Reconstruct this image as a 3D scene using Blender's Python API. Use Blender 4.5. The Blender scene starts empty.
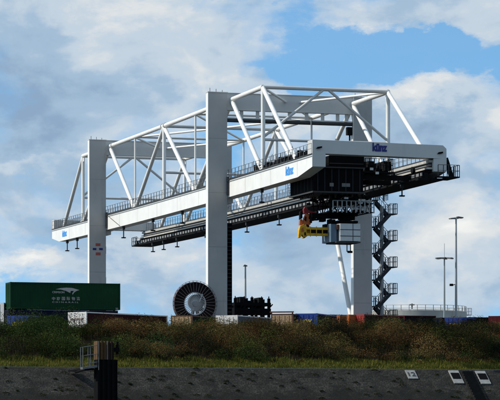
import bpy, math, random
import numpy as np
from mathutils import Vector, Matrix
random.seed(7); RNG = np.random.default_rng(7)
sc = bpy.context.scene
COL = sc.collection
R = math.radians
V = Vector

# ------------------------------------------------------------------ camera
YAW = R(17.3574); FPX = 2751.78; HOR = 420.74
CAM = V((-84.9065, -286.838, 2.0))
cd = bpy.data.cameras.new('camera'); cam = bpy.data.objects.new('camera', cd); COL.objects.link(cam)
cam.location = CAM; cam.rotation_euler = (R(90), 0, -YAW)
cd.sensor_width = 36; cd.lens = 36 * FPX / 500; cd.shift_y = (HOR - 200) / 500
cd.clip_start = 1; cd.clip_end = 20000
sc.camera = cam
FW = V((math.sin(YAW), math.cos(YAW), 0)); RT = V((math.cos(YAW), -math.sin(YAW), 0))
def at(px, py, Y):
    """point of the plane y = Y seen at photo pixel px, py (used to survey positions)"""
    d = FPX * FW + (px - 250) * RT + V((0, 0, HOR - py))
    t = (Y - CAM.y) / d.y
    return CAM + d * t

# ------------------------------------------------------------------ materials
def rgb(c): return (c[0], c[1], c[2], 1)
def mat(name, c, rough=.5, metal=0., var=.12, scale=1.2, stain=None, stain_amt=.4, bump=0.0, spec=.4, stretch=(1, 1, 1)):
    m = bpy.data.materials.new(name); m.use_nodes = True
    nt = m.node_tree; N = nt.nodes; L = nt.links
    p = N['Principled BSDF']
    p.inputs['Roughness'].default_value = rough; p.inputs['Metallic'].default_value = metal
    p.inputs['Specular IOR Level'].default_value = spec
    tc = N.new('ShaderNodeTexCoord'); mp = N.new('ShaderNodeMapping'); mp.inputs['Scale'].default_value = stretch
    L.new(tc.outputs['Object'], mp.inputs['Vector'])
    n1 = N.new('ShaderNodeTexNoise'); n1.inputs['Scale'].default_value = scale; n1.inputs['Detail'].default_value = 8; n1.inputs['Roughness'].default_value = .65
    L.new(mp.outputs[0], n1.inputs['Vector'])
    mr = N.new('ShaderNodeMapRange'); mr.inputs[1].default_value = .3; mr.inputs[2].default_value = .7
    mr.inputs[3].default_value = 1 - var; mr.inputs[4].default_value = 1 + var * .5
    L.new(n1.outputs['Fac'], mr.inputs[0])
    mx = N.new('ShaderNodeMix'); mx.data_type = 'RGBA'; mx.blend_type = 'MULTIPLY'; mx.inputs[0].default_value = 1
    mx.inputs[6].default_value = rgb(c)
    cb = N.new('ShaderNodeCombineColor')
    for i in range(3): L.new(mr.outputs[0], cb.inputs[i])
    L.new(cb.outputs[0], mx.inputs[7])
    out = mx.outputs[2]
    if stain:
        n2 = N.new('ShaderNodeTexNoise'); n2.inputs['Scale'].default_value = scale * 1.7; n2.inputs['Detail'].default_value = 10; n2.inputs['Roughness'].default_value = .7
        mp2 = N.new('ShaderNodeMapping'); mp2.inputs['Scale'].default_value = (2.2, 2.2, .35); mp2.inputs['Location'].default_value = (3, 7, 1)
        L.new(tc.outputs['Object'], mp2.inputs['Vector']); L.new(mp2.outputs[0], n2.inputs['Vector'])
        r2 = N.new('ShaderNodeMapRange'); r2.inputs[1].default_value = .55; r2.inputs[2].default_value = .75; r2.inputs[4].default_value = stain_amt
        L.new(n2.outputs['Fac'], r2.inputs[0])
        m2 = N.new('ShaderNodeMix'); m2.data_type = 'RGBA'; m2.inputs[7].default_value = rgb(stain)
        L.new(r2.outputs[0], m2.inputs[0]); L.new(out, m2.inputs[6]); out = m2.outputs[2]
    L.new(out, p.inputs['Base Color'])
    if bump:
        b = N.new('ShaderNodeBump'); b.inputs['Strength'].default_value = bump; b.inputs['Distance'].default_value = .05
        L.new(n1.outputs['Fac'], b.inputs['Height']); L.new(b.outputs[0], p.inputs['Normal'])
    return m
M = {}
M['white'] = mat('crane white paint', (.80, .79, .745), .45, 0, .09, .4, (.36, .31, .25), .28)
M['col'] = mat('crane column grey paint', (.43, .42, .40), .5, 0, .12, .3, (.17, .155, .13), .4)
M['grey'] = mat('crane light grey paint', (.57, .56, .53), .5, 0, .07, .3, (.33, .31, .28), .18)
M['galv'] = mat('galvanised steel', (.30, .31, .31), .5, .3, .2, 2.5)
M['pale'] = mat('weathered galvanised steel', (.50, .48, .43), .55, .1, .25, 1.5, (.22, .18, .13), .5)
M['rail'] = mat('dull rail steel', (.055, .058, .06), .65, 0, .2, 2, spec=.2)
M['railing'] = mat('railing steel', (.13, .135, .135), .6, .1, .2, 2)
M['dark'] = mat('dark machine steel', (.009, .009, .010), .8, 0, .3, 1.5, spec=.08)
M['black'] = mat('black machine cladding', (.0055, .0055, .0065), .85, 0, .3, .8, spec=.06)
M['stair'] = mat('dark stair steel', (.036, .042, .050), .7, 0, .2, 1.5, spec=.15)
M['yellow'] = mat('spreader yellow paint', (.66, .36, .01), .55, 0, .3, 3, (.12, .07, .02), .65)
M['orange'] = mat('orange paint', (.50, .115, .018), .6, 0, .35, 3, (.1, .03, .02), .4)
M['red'] = mat('red paint', (.26, .016, .018), .6, 0, .3, 3)
M['cabin'] = mat('pale grey cladding', (.62, .62, .60), .45, 0, .1, 1.2, (.25, .24, .22), .25)
M['bluegrey'] = mat('blue grey cladding', (.10, .16, .22), .5, 0, .15, 1.5)
M['logo'] = mat('dark blue lettering', (.012, .018, .16), .5, 0, .05)
M['logo2'] = mat('bright blue lettering', (.05, .30, .72), .5, 0, .05)
M['logored'] = mat('red emblem paint', (.36, .08, .06), .5, 0, .1)
M['reel'] = mat('reel cable and dark steel', (.014, .010, .010), .8, 0, .4, 3, spec=.1)
M['spoke'] = mat('reel spoke steel', (.13, .095, .095), .6, 0, .2, 2)
M['spokew'] = mat('reel pale spoke paint', (.5, .5, .49), .5, 0, .1, 2)
M['cgreen'] = mat('green container paint', (.0035, .040, .014), .6, 0, .25, .6, (.015, .022, .01), .35, spec=.12)
M['cblue'] = mat('blue container paint', (.008, .040, .24), .5, 0, .2, .8, (.03, .04, .08), .3)
M['cnavy'] = mat('navy container paint', (.005, .008, .026), .7, 0, .25, .8, spec=.1)
M['cdark'] = mat('dark charcoal container paint', (.010, .010, .012), .7, 0, .3, .8, (.02, .013, .01), .4, spec=.1)
M['cmaroon'] = mat('maroon container paint', (.038, .007, .008), .65, 0, .25, .8, (.02, .01, .007), .4, spec=.12)
M['cred'] = mat('red container paint', (.32, .022, .016), .5, 0, .25, .8, (.1, .03, .02), .4)
M['corange'] = mat('orange container paint', (.42, .11, .02), .5, 0, .25, .8, (.12, .05, .02), .4)
M['ctan'] = mat('beige container paint', (.44, .29, .16), .55, 0, .2, .9, (.2, .11, .05), .45)
M['cwhite'] = mat('white container paint', (.70, .68, .64), .5, 0, .1, .9, (.35, .31, .27), .35)
M['cgrey'] = mat('slate grey container paint', (.075, .088, .098), .55, 0, .2, .9)
M['rust'] = mat('rusty brown frame', (.10, .035, .018), .65, 0, .4, 1.8)
M['cream'] = mat('off white lettering', (.36, .35, .33), .55, 0, .2, 3)
M['mark'] = mat('reddish brown lettering', (.24, .13, .12), .55, 0, .2, 3)
M['yel'] = mat('yellow lettering', (.72, .56, .08), .55, 0, .1, 3)
M['tank'] = mat('pale tank steel', (.40, .39, .35), .5, .2, .25, .25, (.20, .17, .13), .5)
M['lamp'] = mat('lamp pole steel', (.36, .37, .36), .45, .4, .12, .6)
M['lens'] = mat('lamp housing', (.16, .16, .15), .5, .2, .1, 2)
M['ochre'] = mat('ochre pile paint', (.085, .043, .011), .8, 0, .3, 1.2, (.08, .045, .02), .5)
M['pilebrown'] = mat('brown pile', (.030, .014, .006), .8, 0, .4, 1.2)
M['piledark'] = mat('black tarred pile', (.0045, .0045, .005), .8, 0, .4, .9, (.012, .01, .008), .4, spec=.08)
M['concrete'] = mat('weathered concrete', (.19, .185, .16), .85, 0, .25, 1.6, (.10, .09, .06), .5)
M['signw'] = mat('weathered white board', (.30, .30, .28), .8, 0, .3, 2.2, (.10, .10, .07), .6)
M['signk'] = mat('black board paint', (.006, .006, .007), .85, 0, .2, 2, spec=.05)
M['step'] = mat('dark stone step', (.020, .019, .016), .9, 0, .35, 2.5, (.01, .013, .006), .5, spec=.15)
M['asphalt'] = mat('yard asphalt', (.05, .05, .048), .9, 0, .25, .4)
M['soil'] = mat('bank soil', (.022, .017, .010), .95, 0, .4, .8, (.018, .022, .008), .5, spec=.05)

# stone-paved slope
def stone_material():
    m = bpy.data.materials.new('paved stone slope'); m.use_nodes = True
    nt = m.node_tree; N = nt.nodes; L = nt.links; p = N['Principled BSDF']; p.inputs['Roughness'].default_value = .9
    p.inputs['Specular IOR Level'].default_value = .25
    tc = N.new('ShaderNodeTexCoord'); sp = N.new('ShaderNodeSeparateXYZ'); L.new(tc.outputs['Object'], sp.inputs[0])
    mu = N.new('ShaderNodeMath'); mu.operation = 'MULTIPLY'; mu.inputs[1].default_value = 1.64; L.new(sp.outputs[2], mu.inputs[0])
    cb = N.new('ShaderNodeCombineXYZ'); L.new(sp.outputs[0], cb.inputs[0]); L.new(mu.outputs[0], cb.inputs[1])
    wn = N.new('ShaderNodeTexNoise'); wn.inputs['Scale'].default_value = .7; wn.inputs['Detail'].default_value = 5
    L.new(cb.outputs[0], wn.inputs['Vector'])
    wa = N.new('ShaderNodeVectorMath'); wa.operation = 'MULTIPLY_ADD'; wa.inputs[1].default_value = (.9, .45, 0)
    L.new(wn.outputs['Color'], wa.inputs[0]); L.new(cb.outputs[0], wa.inputs[2])
    br = N.new('ShaderNodeTexBrick'); br.squash = .72; br.squash_frequency = 3; br.offset_frequency = 2; br.inputs['Scale'].default_value = 1; br.inputs['Brick Width'].default_value = .40; br.inputs['Row Height'].default_value = .21
    br.inputs['Mortar Size'].default_value = .03; br.inputs['Mortar Smooth'].default_value = .6; br.inputs['Bias'].default_value = 0
    br.inputs['Color1'].default_value = (.019, .0182, .0165, 1); br.inputs['Color2'].default_value = (.046, .043, .038, 1); br.inputs['Mortar'].default_value = (.008, .0085, .006, 1)
    L.new(wa.outputs[0], br.inputs['Vector'])
    n = N.new('ShaderNodeTexNoise'); n.inputs['Scale'].default_value = .45; n.inputs['Detail'].default_value = 9; n.inputs['Roughness'].default_value = .7
    L.new(cb.outputs[0], n.inputs['Vector'])
    cr = N.new('ShaderNodeValToRGB'); e = cr.color_ramp.elements; e[0].position = .32; e[0].color = (.3, .31, .27, 1); e[1].position = .68; e[1].color = (1.9, 1.85, 1.75, 1)
    L.new(n.outputs['Fac'], cr.inputs[0])
    mx = N.new('ShaderNodeMix'); mx.data_type = 'RGBA'; mx.blend_type = 'MULTIPLY'; mx.inputs[0].default_value = 1
    L.new(br.outputs['Color'], mx.inputs[6]); L.new(cr.outputs[0], mx.inputs[7])
    # moss that grows in patches
    n2 = N.new('ShaderNodeTexNoise'); n2.inputs['Scale'].default_value = .9; n2.inputs['Detail'].default_value = 8; n2.inputs['Roughness'].default_value = .75
    off = N.new('ShaderNodeVectorMath'); off.inputs[1].default_value = (17, 5, 3); L.new(cb.outputs[0], off.inputs[0]); L.new(off.outputs[0], n2.inputs['Vector'])
    r2 = N.new('ShaderNodeMapRange'); r2.inputs[1].default_value = .56; r2.inputs[2].default_value = .7; r2.inputs[4].default_value = .7; L.new(n2.outputs['Fac'], r2.inputs[0])
    m2 = N.new('ShaderNodeMix'); m2.data_type = 'RGBA'; m2.inputs[7].default_value = (.013, .017, .006, 1)
    L.new(r2.outputs[0], m2.inputs[0]); L.new(mx.outputs[2], m2.inputs[6])
    # darker towards the foot of the slope, with a ragged upper edge
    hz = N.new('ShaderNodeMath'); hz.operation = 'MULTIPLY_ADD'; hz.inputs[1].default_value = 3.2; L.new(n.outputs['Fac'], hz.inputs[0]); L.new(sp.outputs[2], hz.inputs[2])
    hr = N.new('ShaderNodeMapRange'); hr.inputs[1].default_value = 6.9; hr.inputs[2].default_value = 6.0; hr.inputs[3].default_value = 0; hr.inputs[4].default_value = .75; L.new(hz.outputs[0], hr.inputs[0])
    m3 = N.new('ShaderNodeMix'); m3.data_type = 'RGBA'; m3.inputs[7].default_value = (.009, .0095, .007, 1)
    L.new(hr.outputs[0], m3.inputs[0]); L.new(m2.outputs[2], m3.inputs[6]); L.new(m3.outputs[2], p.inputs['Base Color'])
    b = N.new('ShaderNodeBump'); b.inputs['Strength'].default_value = .9; b.inputs['Distance'].default_value = .12
    ad = N.new('ShaderNodeMath'); ad.operation = 'MULTIPLY_ADD'; ad.inputs[1].default_value = -1.0; L.new(br.outputs['Fac'], ad.inputs[0]); L.new(n.outputs['Fac'], ad.inputs[2])
    L.new(ad.outputs[0], b.inputs['Height']); L.new(b.outputs[0], p.inputs['Normal'])
    return m
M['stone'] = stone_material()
def leaf_material(name, trans=.25):
    m = bpy.data.materials.new(name); m.use_nodes = True
    nt = m.node_tree; N = nt.nodes; L = nt.links; p = N['Principled BSDF']; p.inputs['Roughness'].default_value = .7; p.inputs['Specular IOR Level'].default_value = .04
    a = N.new('ShaderNodeAttribute'); a.attribute_name = 'leaf_colour'
    L.new(a.outputs['Color'], p.inputs['Base Color'])
    t = N.new('ShaderNodeBsdfTranslucent'); L.new(a.outputs['Color'], t.inputs['Color'])
    mx = N.new('ShaderNodeMixShader'); mx.inputs[0].default_value = trans
    L.new(p.outputs[0], mx.inputs[1]); L.new(t.outputs[0], mx.inputs[2]); L.new(mx.outputs[0], N['Material Output'].inputs['Surface'])
    return m
M['leaf'] = leaf_material('leaves')
def water_material():
    m = bpy.data.materials.new('river water'); m.use_nodes = True
    nt = m.node_tree; N = nt.nodes; L = nt.links; p = N['Principled BSDF']
    p.inputs['Base Color'].default_value = (.02, .03, .028, 1); p.inputs['Roughness'].default_value = .08; p.inputs['IOR'].default_value = 1.33
    n = N.new('ShaderNodeTexNoise'); n.inputs['Scale'].default_value = .5; n.inputs['Detail'].default_value = 6
    tc = N.new('ShaderNodeTexCoord'); L.new(tc.outputs['Object'], n.inputs['Vector'])
    b = N.new('ShaderNodeBump'); b.inputs['Strength'].default_value = .4; b.inputs['Distance'].default_value = .3
    L.new(n.outputs['Fac'], b.inputs['Height']); L.new(b.outputs[0], p.inputs['Normal'])
    return m
M['water'] = water_material()

# ------------------------------------------------------------------ mesh helpers
OFF = V((0, 0, 0))
class MB:
    def __init__(s): s.v = []; s.f = []; s.sm = []; s.marks = []
    def add(s, vs, fs, smooth=False):
        n = len(s.v); s.v += [tuple(x) for x in vs]
        for f in fs: s.f.append(tuple(n + i for i in f)); s.sm.append(smooth)
        s.marks.append((len(s.v), len(s.f)))
        return s
    def box(s, a, b):
        x0, y0, z0 = (min(a[i], b[i]) for i in range(3)); x1, y1, z1 = (max(a[i], b[i]) for i in range(3))
        return s.add([(x0, y0, z0), (x1, y0, z0), (x1, y1, z0), (x0, y1, z0), (x0, y0, z1), (x1, y0, z1), (x1, y1, z1), (x0, y1, z1)],
                     [(0, 3, 2, 1), (4, 5, 6, 7), (0, 1, 5, 4), (1, 2, 6, 5), (2, 3, 7, 6), (3, 0, 4, 7)])
    def tube(s, p, q, r, n=12, r2=None, caps=True):
        p, q = V(p), V(q); d = (q - p).normalized(); r2 = r if r2 is None else r2
        a = d.orthogonal().normalized(); b = d.cross(a)
        vs = []
        for c, rr in ((p, r), (q, r2)):
            for i in range(n):
                t = 2 * math.pi * i / n; vs.append(c + a * (rr * math.cos(t)) + b * (rr * math.sin(t)))
        fs = [(i, (i + 1) % n, n + (i + 1) % n, n + i) for i in range(n)]
        s.add(vs, fs, n > 6)
        if caps:
            s.add(vs[:n], [tuple(range(n))[::-1]]); s.add(vs[n:], [tuple(range(n))]); del s.marks[-3:-1]
        return s
    def bar(s, p, q, w, h, up=V((0, 0, 1))):
        """rectangular bar from p to q, w across, h along up"""
        p, q = V(p), V(q); d = (q - p).normalized(); a = d.cross(up)
        a = a.normalized() if a.length > 1e-5 else V((1, 0, 0)); b = a.cross(d)
        vs = [c + a * (sx * w / 2) + b * (sy * h / 2) for c in (p, q) for sx, sy in ((-1, -1), (1, -1), (1, 1), (-1, 1))]
        return s.add(vs, [(0, 1, 2, 3), (7, 6, 5, 4), (0, 4, 5, 1), (1, 5, 6, 2), (2, 6, 7, 3), (3, 7, 4, 0)])
    def prism(s, poly, axis, a, b):
        """poly in the two other axes, extruded from a to b along axis"""
        def mk(u, w, t): return {'x': (t, u, w), 'y': (u, t, w), 'z': (u, w, t)}[axis]
        n = len(poly); vs = [mk(u, w, a) for u, w in poly] + [mk(u, w, b) for u, w in poly]
        return s.add(vs, [tuple(range(n)), tuple(range(2 * n - 1, n - 1, -1))] + [(i, n + i, n + (i + 1) % n, (i + 1) % n) for i in range(n)])
    def loft(s, sections, closed=True):
        """sections: list of equal-length point rings"""
        n = len(sections[0]); vs = [p for r in sections for p in r]; fs = []
        for k in range(len(sections) - 1):
            for i in range(n):
                j = (i + 1) % n; fs.append((k * n + i, k * n + j, (k + 1) * n + j, (k + 1) * n + i))
        fs.append(tuple(range(n))[::-1]); m = (len(sections) - 1) * n; fs.append(tuple(m + i for i in range(n)))
        return s.add(vs, fs)
    def ring(s, c, r0, r1, y0, y1, n=64):
        """annulus about the y axis"""
        vs = []
        for (r, y) in ((r0, y0), (r1, y0), (r1, y1), (r0, y1)):
            for i in range(n):
                t = 2 * math.pi * i / n; vs.append((c[0] + r * math.cos(t), c[1] + y, c[2] + r * math.sin(t)))
        fs = []
        for k in range(4):
            for i in range(n):
                j = (i + 1) % n; k2 = (k + 1) % 4; fs.append((k * n + i, k * n + j, k2 * n + j, k2 * n + i))
        return s.add(vs, fs)
    def each(s, name, m, parent=None):
        """every shape added becomes an object of its own"""
        out = []; used = 0; fi = 0
        for n in s.marks:
            b = MB(); b.v = s.v[used:n[0]]; b.f = [tuple(i - used for i in f) for f in s.f[fi:n[1]]]; b.sm = s.sm[fi:n[1]]
            used, fi = n; out.append(b.build(name, m, parent))
        return out
    def build(s, name, m, parent=None, loc=None):
        me = bpy.data.meshes.new(name)
        me.from_pydata([(x - OFF.x, y - OFF.y, z - OFF.z) for x, y, z in s.v], [], s.f)
        me.polygons.foreach_set('use_smooth', s.sm); me.materials.append(m)
        import bmesh
        bm = bmesh.new(); bm.from_mesh(me); bmesh.ops.recalc_face_normals(bm, faces=bm.faces); bm.to_mesh(me); bm.free()
        me.update()
        o = bpy.data.objects.new(name, me); COL.objects.link(o)
        if parent: o.parent = parent
        if loc: o.location = loc
        return o
def tag(o, label=None, cat=None, group=None, kind=None):
    if label: o['label'] = label
    if cat: o['category'] = cat
    if group: o['group'] = group
    if kind: o['kind'] = kind
    return o
def empty(name, loc, rz=0, **k):
    o = bpy.data.objects.new(name, None); COL.objects.link(o); o.location = loc; o.rotation_euler = (0, 0, rz); o.empty_display_size = .5
    return tag(o, **k)
def copy_tree(o, parent=None):
    c = o.copy(); COL.objects.link(c); c.parent = parent
    for ch in list(o.children): copy_tree(ch, c)
    return c
def text(name, body, size, m, parent, loc, rot, width=None, bold=.02, height=None, shear=0, depth=.012):
    cu = bpy.data.curves.new(name, 'FONT'); cu.body = body; cu.size = size; cu.offset = bold * size; cu.extrude = depth; cu.shear = shear
    cu.align_x = 'CENTER'; cu.align_y = 'CENTER'
    t = bpy.data.objects.new('tmp', cu); COL.objects.link(t)
    bpy.context.view_layer.update()
    me = bpy.data.meshes.new_from_object(t.evaluated_get(bpy.context.evaluated_depsgraph_get()))
    COL.objects.unlink(t); bpy.data.objects.remove(t)
    me.name = name; me.materials.clear(); me.materials.append(m)
    xs = [v.co.x for v in me.vertices]; ys = [v.co.y for v in me.vertices]
    w = max(xs) - min(xs); h = max(ys) - min(ys); cx = (max(xs) + min(xs)) / 2; cy = (max(ys) + min(ys)) / 2
    fx = width / w if width else 1; fy = height / h if height else fx
    for v in me.vertices: v.co = V(((v.co.x - cx) * fx, (v.co.y - cy) * fy, v.co.z))
    o = bpy.data.objects.new(name, me); COL.objects.link(o); o.parent = parent
    o.location = V(loc) - (OFF if parent else V((0, 0, 0))); o.rotation_euler = rot
    return o
FRONT = (R(90), 0, 0)             # lettering that faces -y
LEFT = (R(90), 0, R(-90))         # lettering that faces -x
def railing(mb, pts, h=1.1, step=1.5, r=.03, mid=True):
    for a, b in zip(pts[:-1], pts[1:]):
        a, b = V(a), V(b); L = (b - a).length; n = max(1, round(L / step))
        for i in range(n + 1):
            p = a.lerp(b, i / n); mb.tube(p, p + V((0, 0, h)), r * 1.5, 5, caps=False)
        up = V((0, 0, h)); mb.tube(a + up, b + up, r, 5, caps=False)
        if mid: mb.tube(a + up * .5, b + up * .5, r * .8, 5, caps=False)

# ================================================================== GROUND
YARD = 10.6; WALLTOP = 7.2; WY = -25.0; SL = 1.3
def ground_z(y):
    pts = [(-25, 7.2), (-23.2, 7.35), (-21.5, 7.9), (-11.5, 11.1), (-9, 11.2), (-7, 10.6), (9000, 10.6)]
    return float(np.interp(y, [p[0] for p in pts], [p[1] for p in pts]))
ys = [-25, -24, -23.2, -22.3, -21.5, -19, -16.5, -14, -11.5, -10, -9, -8, -7, 0, 60, 200, 1000, 9000]
xs = list(np.arange(-70, 90, 2.5)); xs = [-6000, -1500, -400, -150] + xs + [150, 400, 1500, 6000]
g = MB(); vs = []
for y in ys:
    for x in xs:
        b = math.sin(x * .31) * .12 + math.sin(x * .83 + 1) * .08 if -24 < y < -8 else 0
        vs.append((x, y, ground_z(y) + b))
nx = len(xs); g.add(vs, [(j * nx + i, j * nx + i + 1, (j + 1) * nx + i + 1, (j + 1) * nx + i) for j in range(12) for i in range(nx - 1)])
tag(g.build('bank', M['soil']), 'overgrown river bank rising from the stone slope to the yard', 'bank', kind='structure')
g = MB(); g.add(vs, [(j * nx + i, j * nx + i + 1, (j + 1) * nx + i + 1, (j + 1) * nx + i) for j in range(12, len(ys) - 1) for i in range(nx - 1)])
tag(g.build('yard', M['asphalt']), 'asphalt container yard behind the bank', 'yard', kind='structure')
w = MB(); zb = -1.5
gy = [WY - .45 - SL * (WALLTOP - z) for z in (WALLTOP, zb)]
w.add([(-6000, gy[0], WALLTOP - .02), (6000, gy[0], WALLTOP - .02), (6000, gy[1], zb), (-6000, gy[1], zb)], [(0, 1, 2, 3)])
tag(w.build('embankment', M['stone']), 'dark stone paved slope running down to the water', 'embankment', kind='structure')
k = MB(); k.prism([(WY + .05, WALLTOP - .25), (WY - .44, WALLTOP - .25), (WY - .44, WALLTOP + .05), (WY + .05, WALLTOP + .05)], 'x', -400, 400)
tag(k.build('kerb', M['concrete']), 'thin weathered concrete kerb along the top of the stone slope', 'kerb', kind='structure')
wt = MB(); wt.add([(-6000, -3000, 0), (6000, -3000, 0), (6000, -30, 0), (-6000, -30, 0)], [(0, 1, 2, 3)])
tag(wt.build('water', M['water']), 'dark river water at the foot of the stone slope', 'water', kind='structure')
def slope_pt(x, s):
    """point s metres down the stone slope from its top edge"""
    k = s / math.hypot(1, SL); return V((x, gy[0] - SL * k, WALLTOP - .02 - k))
SN = V((0, -1, SL)).normalized(); SD = V((0, -SL, -1)).normalized()   # slope normal and downhill direction

# ================================================================== GANTRY CRANE
Z0 = 2.0
OFF = V((9.4, 26.6, YARD))
crane = empty('gantry_crane', OFF, label='huge white portal gantry crane with tubular truss girders spanning the yard', cat='gantry crane')
HC = 37.7; BAY = 13.276; U0 = -29.2; KC = 7.5e-5
NX0, NX1 = 2.25, 3.58; FX0, FX1 = 15.63, 16.98; CN, CF = 2.72, 16.70
def cz(y): u = 1.1 - y; return KC * (u - U0) ** 2
ZT = 28.13; ZBM = 26.28; ZC = 36.95
def zt(y): return ZT + cz(y)
def zbm(y): return ZBM + cz(y)
def zc(y): return ZC + cz(y)
Ynode = {k: 1.1 - k * BAY for k in (1, -1, -2, -3, -5)}
Ynode[1] = -11.1; Ynode[0] = .1; Ynode[-4] = 53.4; Ynode[-5] = 67.6
NR, NL, FR, FL = -28.7, 83.5, -27.3, 84.5
# --- columns
def column(x0, y0, name='column'):
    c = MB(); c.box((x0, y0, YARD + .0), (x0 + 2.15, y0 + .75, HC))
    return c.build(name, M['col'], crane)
COLS = {}
for kx, x0 in ((0, 0.0), (1, 16.76)):
    for ky, y0 in ((0, 0.0), (1, 53.19)):
        COLS[kx, ky] = column(x0, y0)
        o = COLS[kx, ky]
        # white edge plate on the outer flank, access hatches, top cap
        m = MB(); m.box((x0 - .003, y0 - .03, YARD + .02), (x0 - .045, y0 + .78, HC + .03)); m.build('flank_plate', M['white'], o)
        m = MB(); m.box((x0 - .08, y0 - .06, HC + .002), (x0 + 2.23, y0 + .81, HC + .09)); m.build('cap_plate', M['grey'], o)
        m = MB()
        for hz in (15.2, 19.4, 23.3): m.box((x0 + 2.152, y0 + .25, hz), (x0 + 2.24, y0 + .6, hz + .9))
        m.each('hatch', M['rail'], o)
        m = MB(); xx = x0 + .95
        for i in range(3): m.tube((x0 + .3 + .7 * i, y0 + .4, HC + .08), (x0 + .3 + .7 * i, y0 + .4, HC + .55 - .1 * i), .03, 5)
        m.each('lightning_rod', M['rail'], o)
        m = MB()
        for hz in np.arange(YARD + 4.4, HC - 1, 5.9): m.box((x0 + .003, y0 - .006, hz), (x0 + 2.147, y0 - .002, hz + .05))
        m.each('weld_seam', M['galv'], o)
m = MB()
for xx in (2.2, 2.72): m.box((xx, .25, YARD), (xx + .06, .6, 23.6))
m.box((2.27, .5, YARD), (2.71, .56, 23.58)); m.build('ladder_chase', M['dark'], COLS[0, 0])
m = MB()
for z in np.arange(YARD + .3, 23.4, .42): m.box((2.265, .26, z), (2.715, .32, z + .06))
m.each('rung', M['rail'], COLS[0, 0])
# emblem on the front of the rear near column: four marks
e = at(98, 244.5, 53.15); o = COLS[0, 1]
for (px, py, w_, h_, mm) in ((98.0, 244.6, .62, .34, 'logored'), (98.2, 253.8, .62, .36, 'logored'), (94.6, 249.0, .46, .27, 'logo'), (101.0, 249.0, .46, .27, 'logo')):
    p = at(px, py, 53.16); m = MB(); m.box((p.x - w_ / 2, 53.186, p.z - h_ / 2), (p.x + w_ / 2, 53.165, p.z + h_ / 2)); m.build('emblem', M[mm], o)
# --- portal beams
for y0 in (0.0, 53.19):
    m = MB(); m.box((2.15, y0 + .12, HC - 1.78), (16.76, y0 + .66, HC - .02)); pb = m.build('portal_beam', M['grey'], crane)
    m = MB(); m.box((2.16, y0 + .03, HC - .018), (16.75, y0 + .74, HC + .05)); m.box((2.16, y0 + .03, HC - 1.784), (16.75, y0 + .74, HC - 1.84)); m.build('flange', M['grey'], pb)
    if y0 == 0:
        m = MB(); m.tube((2.2, .4, HC - 2.92), (16.7, .4, HC - 2.92), .21, 14); hr = m.build('service_rail', M['rail'], crane)
        m = MB(); m.box((2.2, .25, HC - 2.68), (16.7, .55, HC - 2.60)); m.build('rail_plate', M['white'], hr)
        for i, px in enumerate((241, 257, 274, 289, 306, 322, 337, 346)):
            p = at(px, 113, .6); m = MB(); m.box((p.x - .16, .25, HC - 2.597), (p.x + .16, .55, HC - 1.842)); m.build('hanger', M['grey'], hr)
        # hoist block hanging at the far end of the rail
        p = at(350, 125, .5); m = MB(); m.box((p.x - .35, .3, HC - 4.1), (p.x + .35, .9, HC - 3.22)); m.tube((p.x, .6, HC - 5.2), (p.x, .6, HC - 4.1), .1, 8); h_ = m.build('service_hoist', M['dark'], crane)
        m = MB(); m.tube((p.x, .6, HC - 5.5), (p.x, .6, HC - 4.9), .62, 16, .28); m.build('bell_cover', M['cabin'], h_)
        m = MB(); m.box((p.x - .9, .2, HC - 6.0), (p.x + .9, 1.0, HC - 5.75)); m.build('hoist_platform', M['dark'], h_)
# --- girders
def girder(x0, x1, ya, yb, name):
    yy = np.concatenate([[ya, ya + 4.6], np.linspace(ya + 8, yb - 8, 16), [yb - 4.2, yb]])
    secs = []
    for i, y in enumerate(yy):
        lift = .62 if i in (0, len(yy) - 1) else 0
        secs.append([(x0, y, zbm(y) + lift), (x1, y, zbm(y) + lift), (x1, y, zt(y)), (x0, y, zt(y))])
    m = MB(); m.loft(secs); return m.build(name, M['white'], crane), yy
gn, gyn = girder(NX0, NX1, NR, NL, 'girder')
gf, gyf = girder(FX0, FX1, FR, FL, 'girder')
def along(m, x0, x1, za, zb_, ya, yb, n=18):
    """strip that follows the camber; za, zb_ relative to girder top"""
    yy = np.linspace(ya, yb, n); m.loft([[(x0, y, zt(y) + za), (x1, y, zt(y) + za), (x1, y, zt(y) + zb_), (x0, y, zt(y) + zb_)] for y in yy])
for x0, x1, ya, yb, gpar in ((NX0, NX1, NR, NL, gn), (FX0, FX1, FR, FL, gf)):
    m = MB(); along(m, x0 - .10, x1 + .10, .003, .06, ya + .02, yb - .02); m.build('deck_plate', M['rail'], gpar)
    m = MB()
    for xr in (x0 - .02, x1 + .02):
        yy = np.linspace(ya + .2, yb - .2, 14)
        railing(m, [(xr, y, zt(y) + .06) for y in yy], 1.05, 1.15, .024)
    m.build('railing', M['railing'], gpar)
    m = MB(); along(m, x0 + .35, x0 + .6, .07, .28, ya + 2, yb - 2); m.build('cable_duct', M['rail'], gpar)
# bright edge strip under the near girder deck
m = MB(); along(m, NX0 - .05, NX0 - .003, -.22, -.14, NR + .1, NL - .1); m.build('edge_trim', M['galv'], gn)
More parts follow.
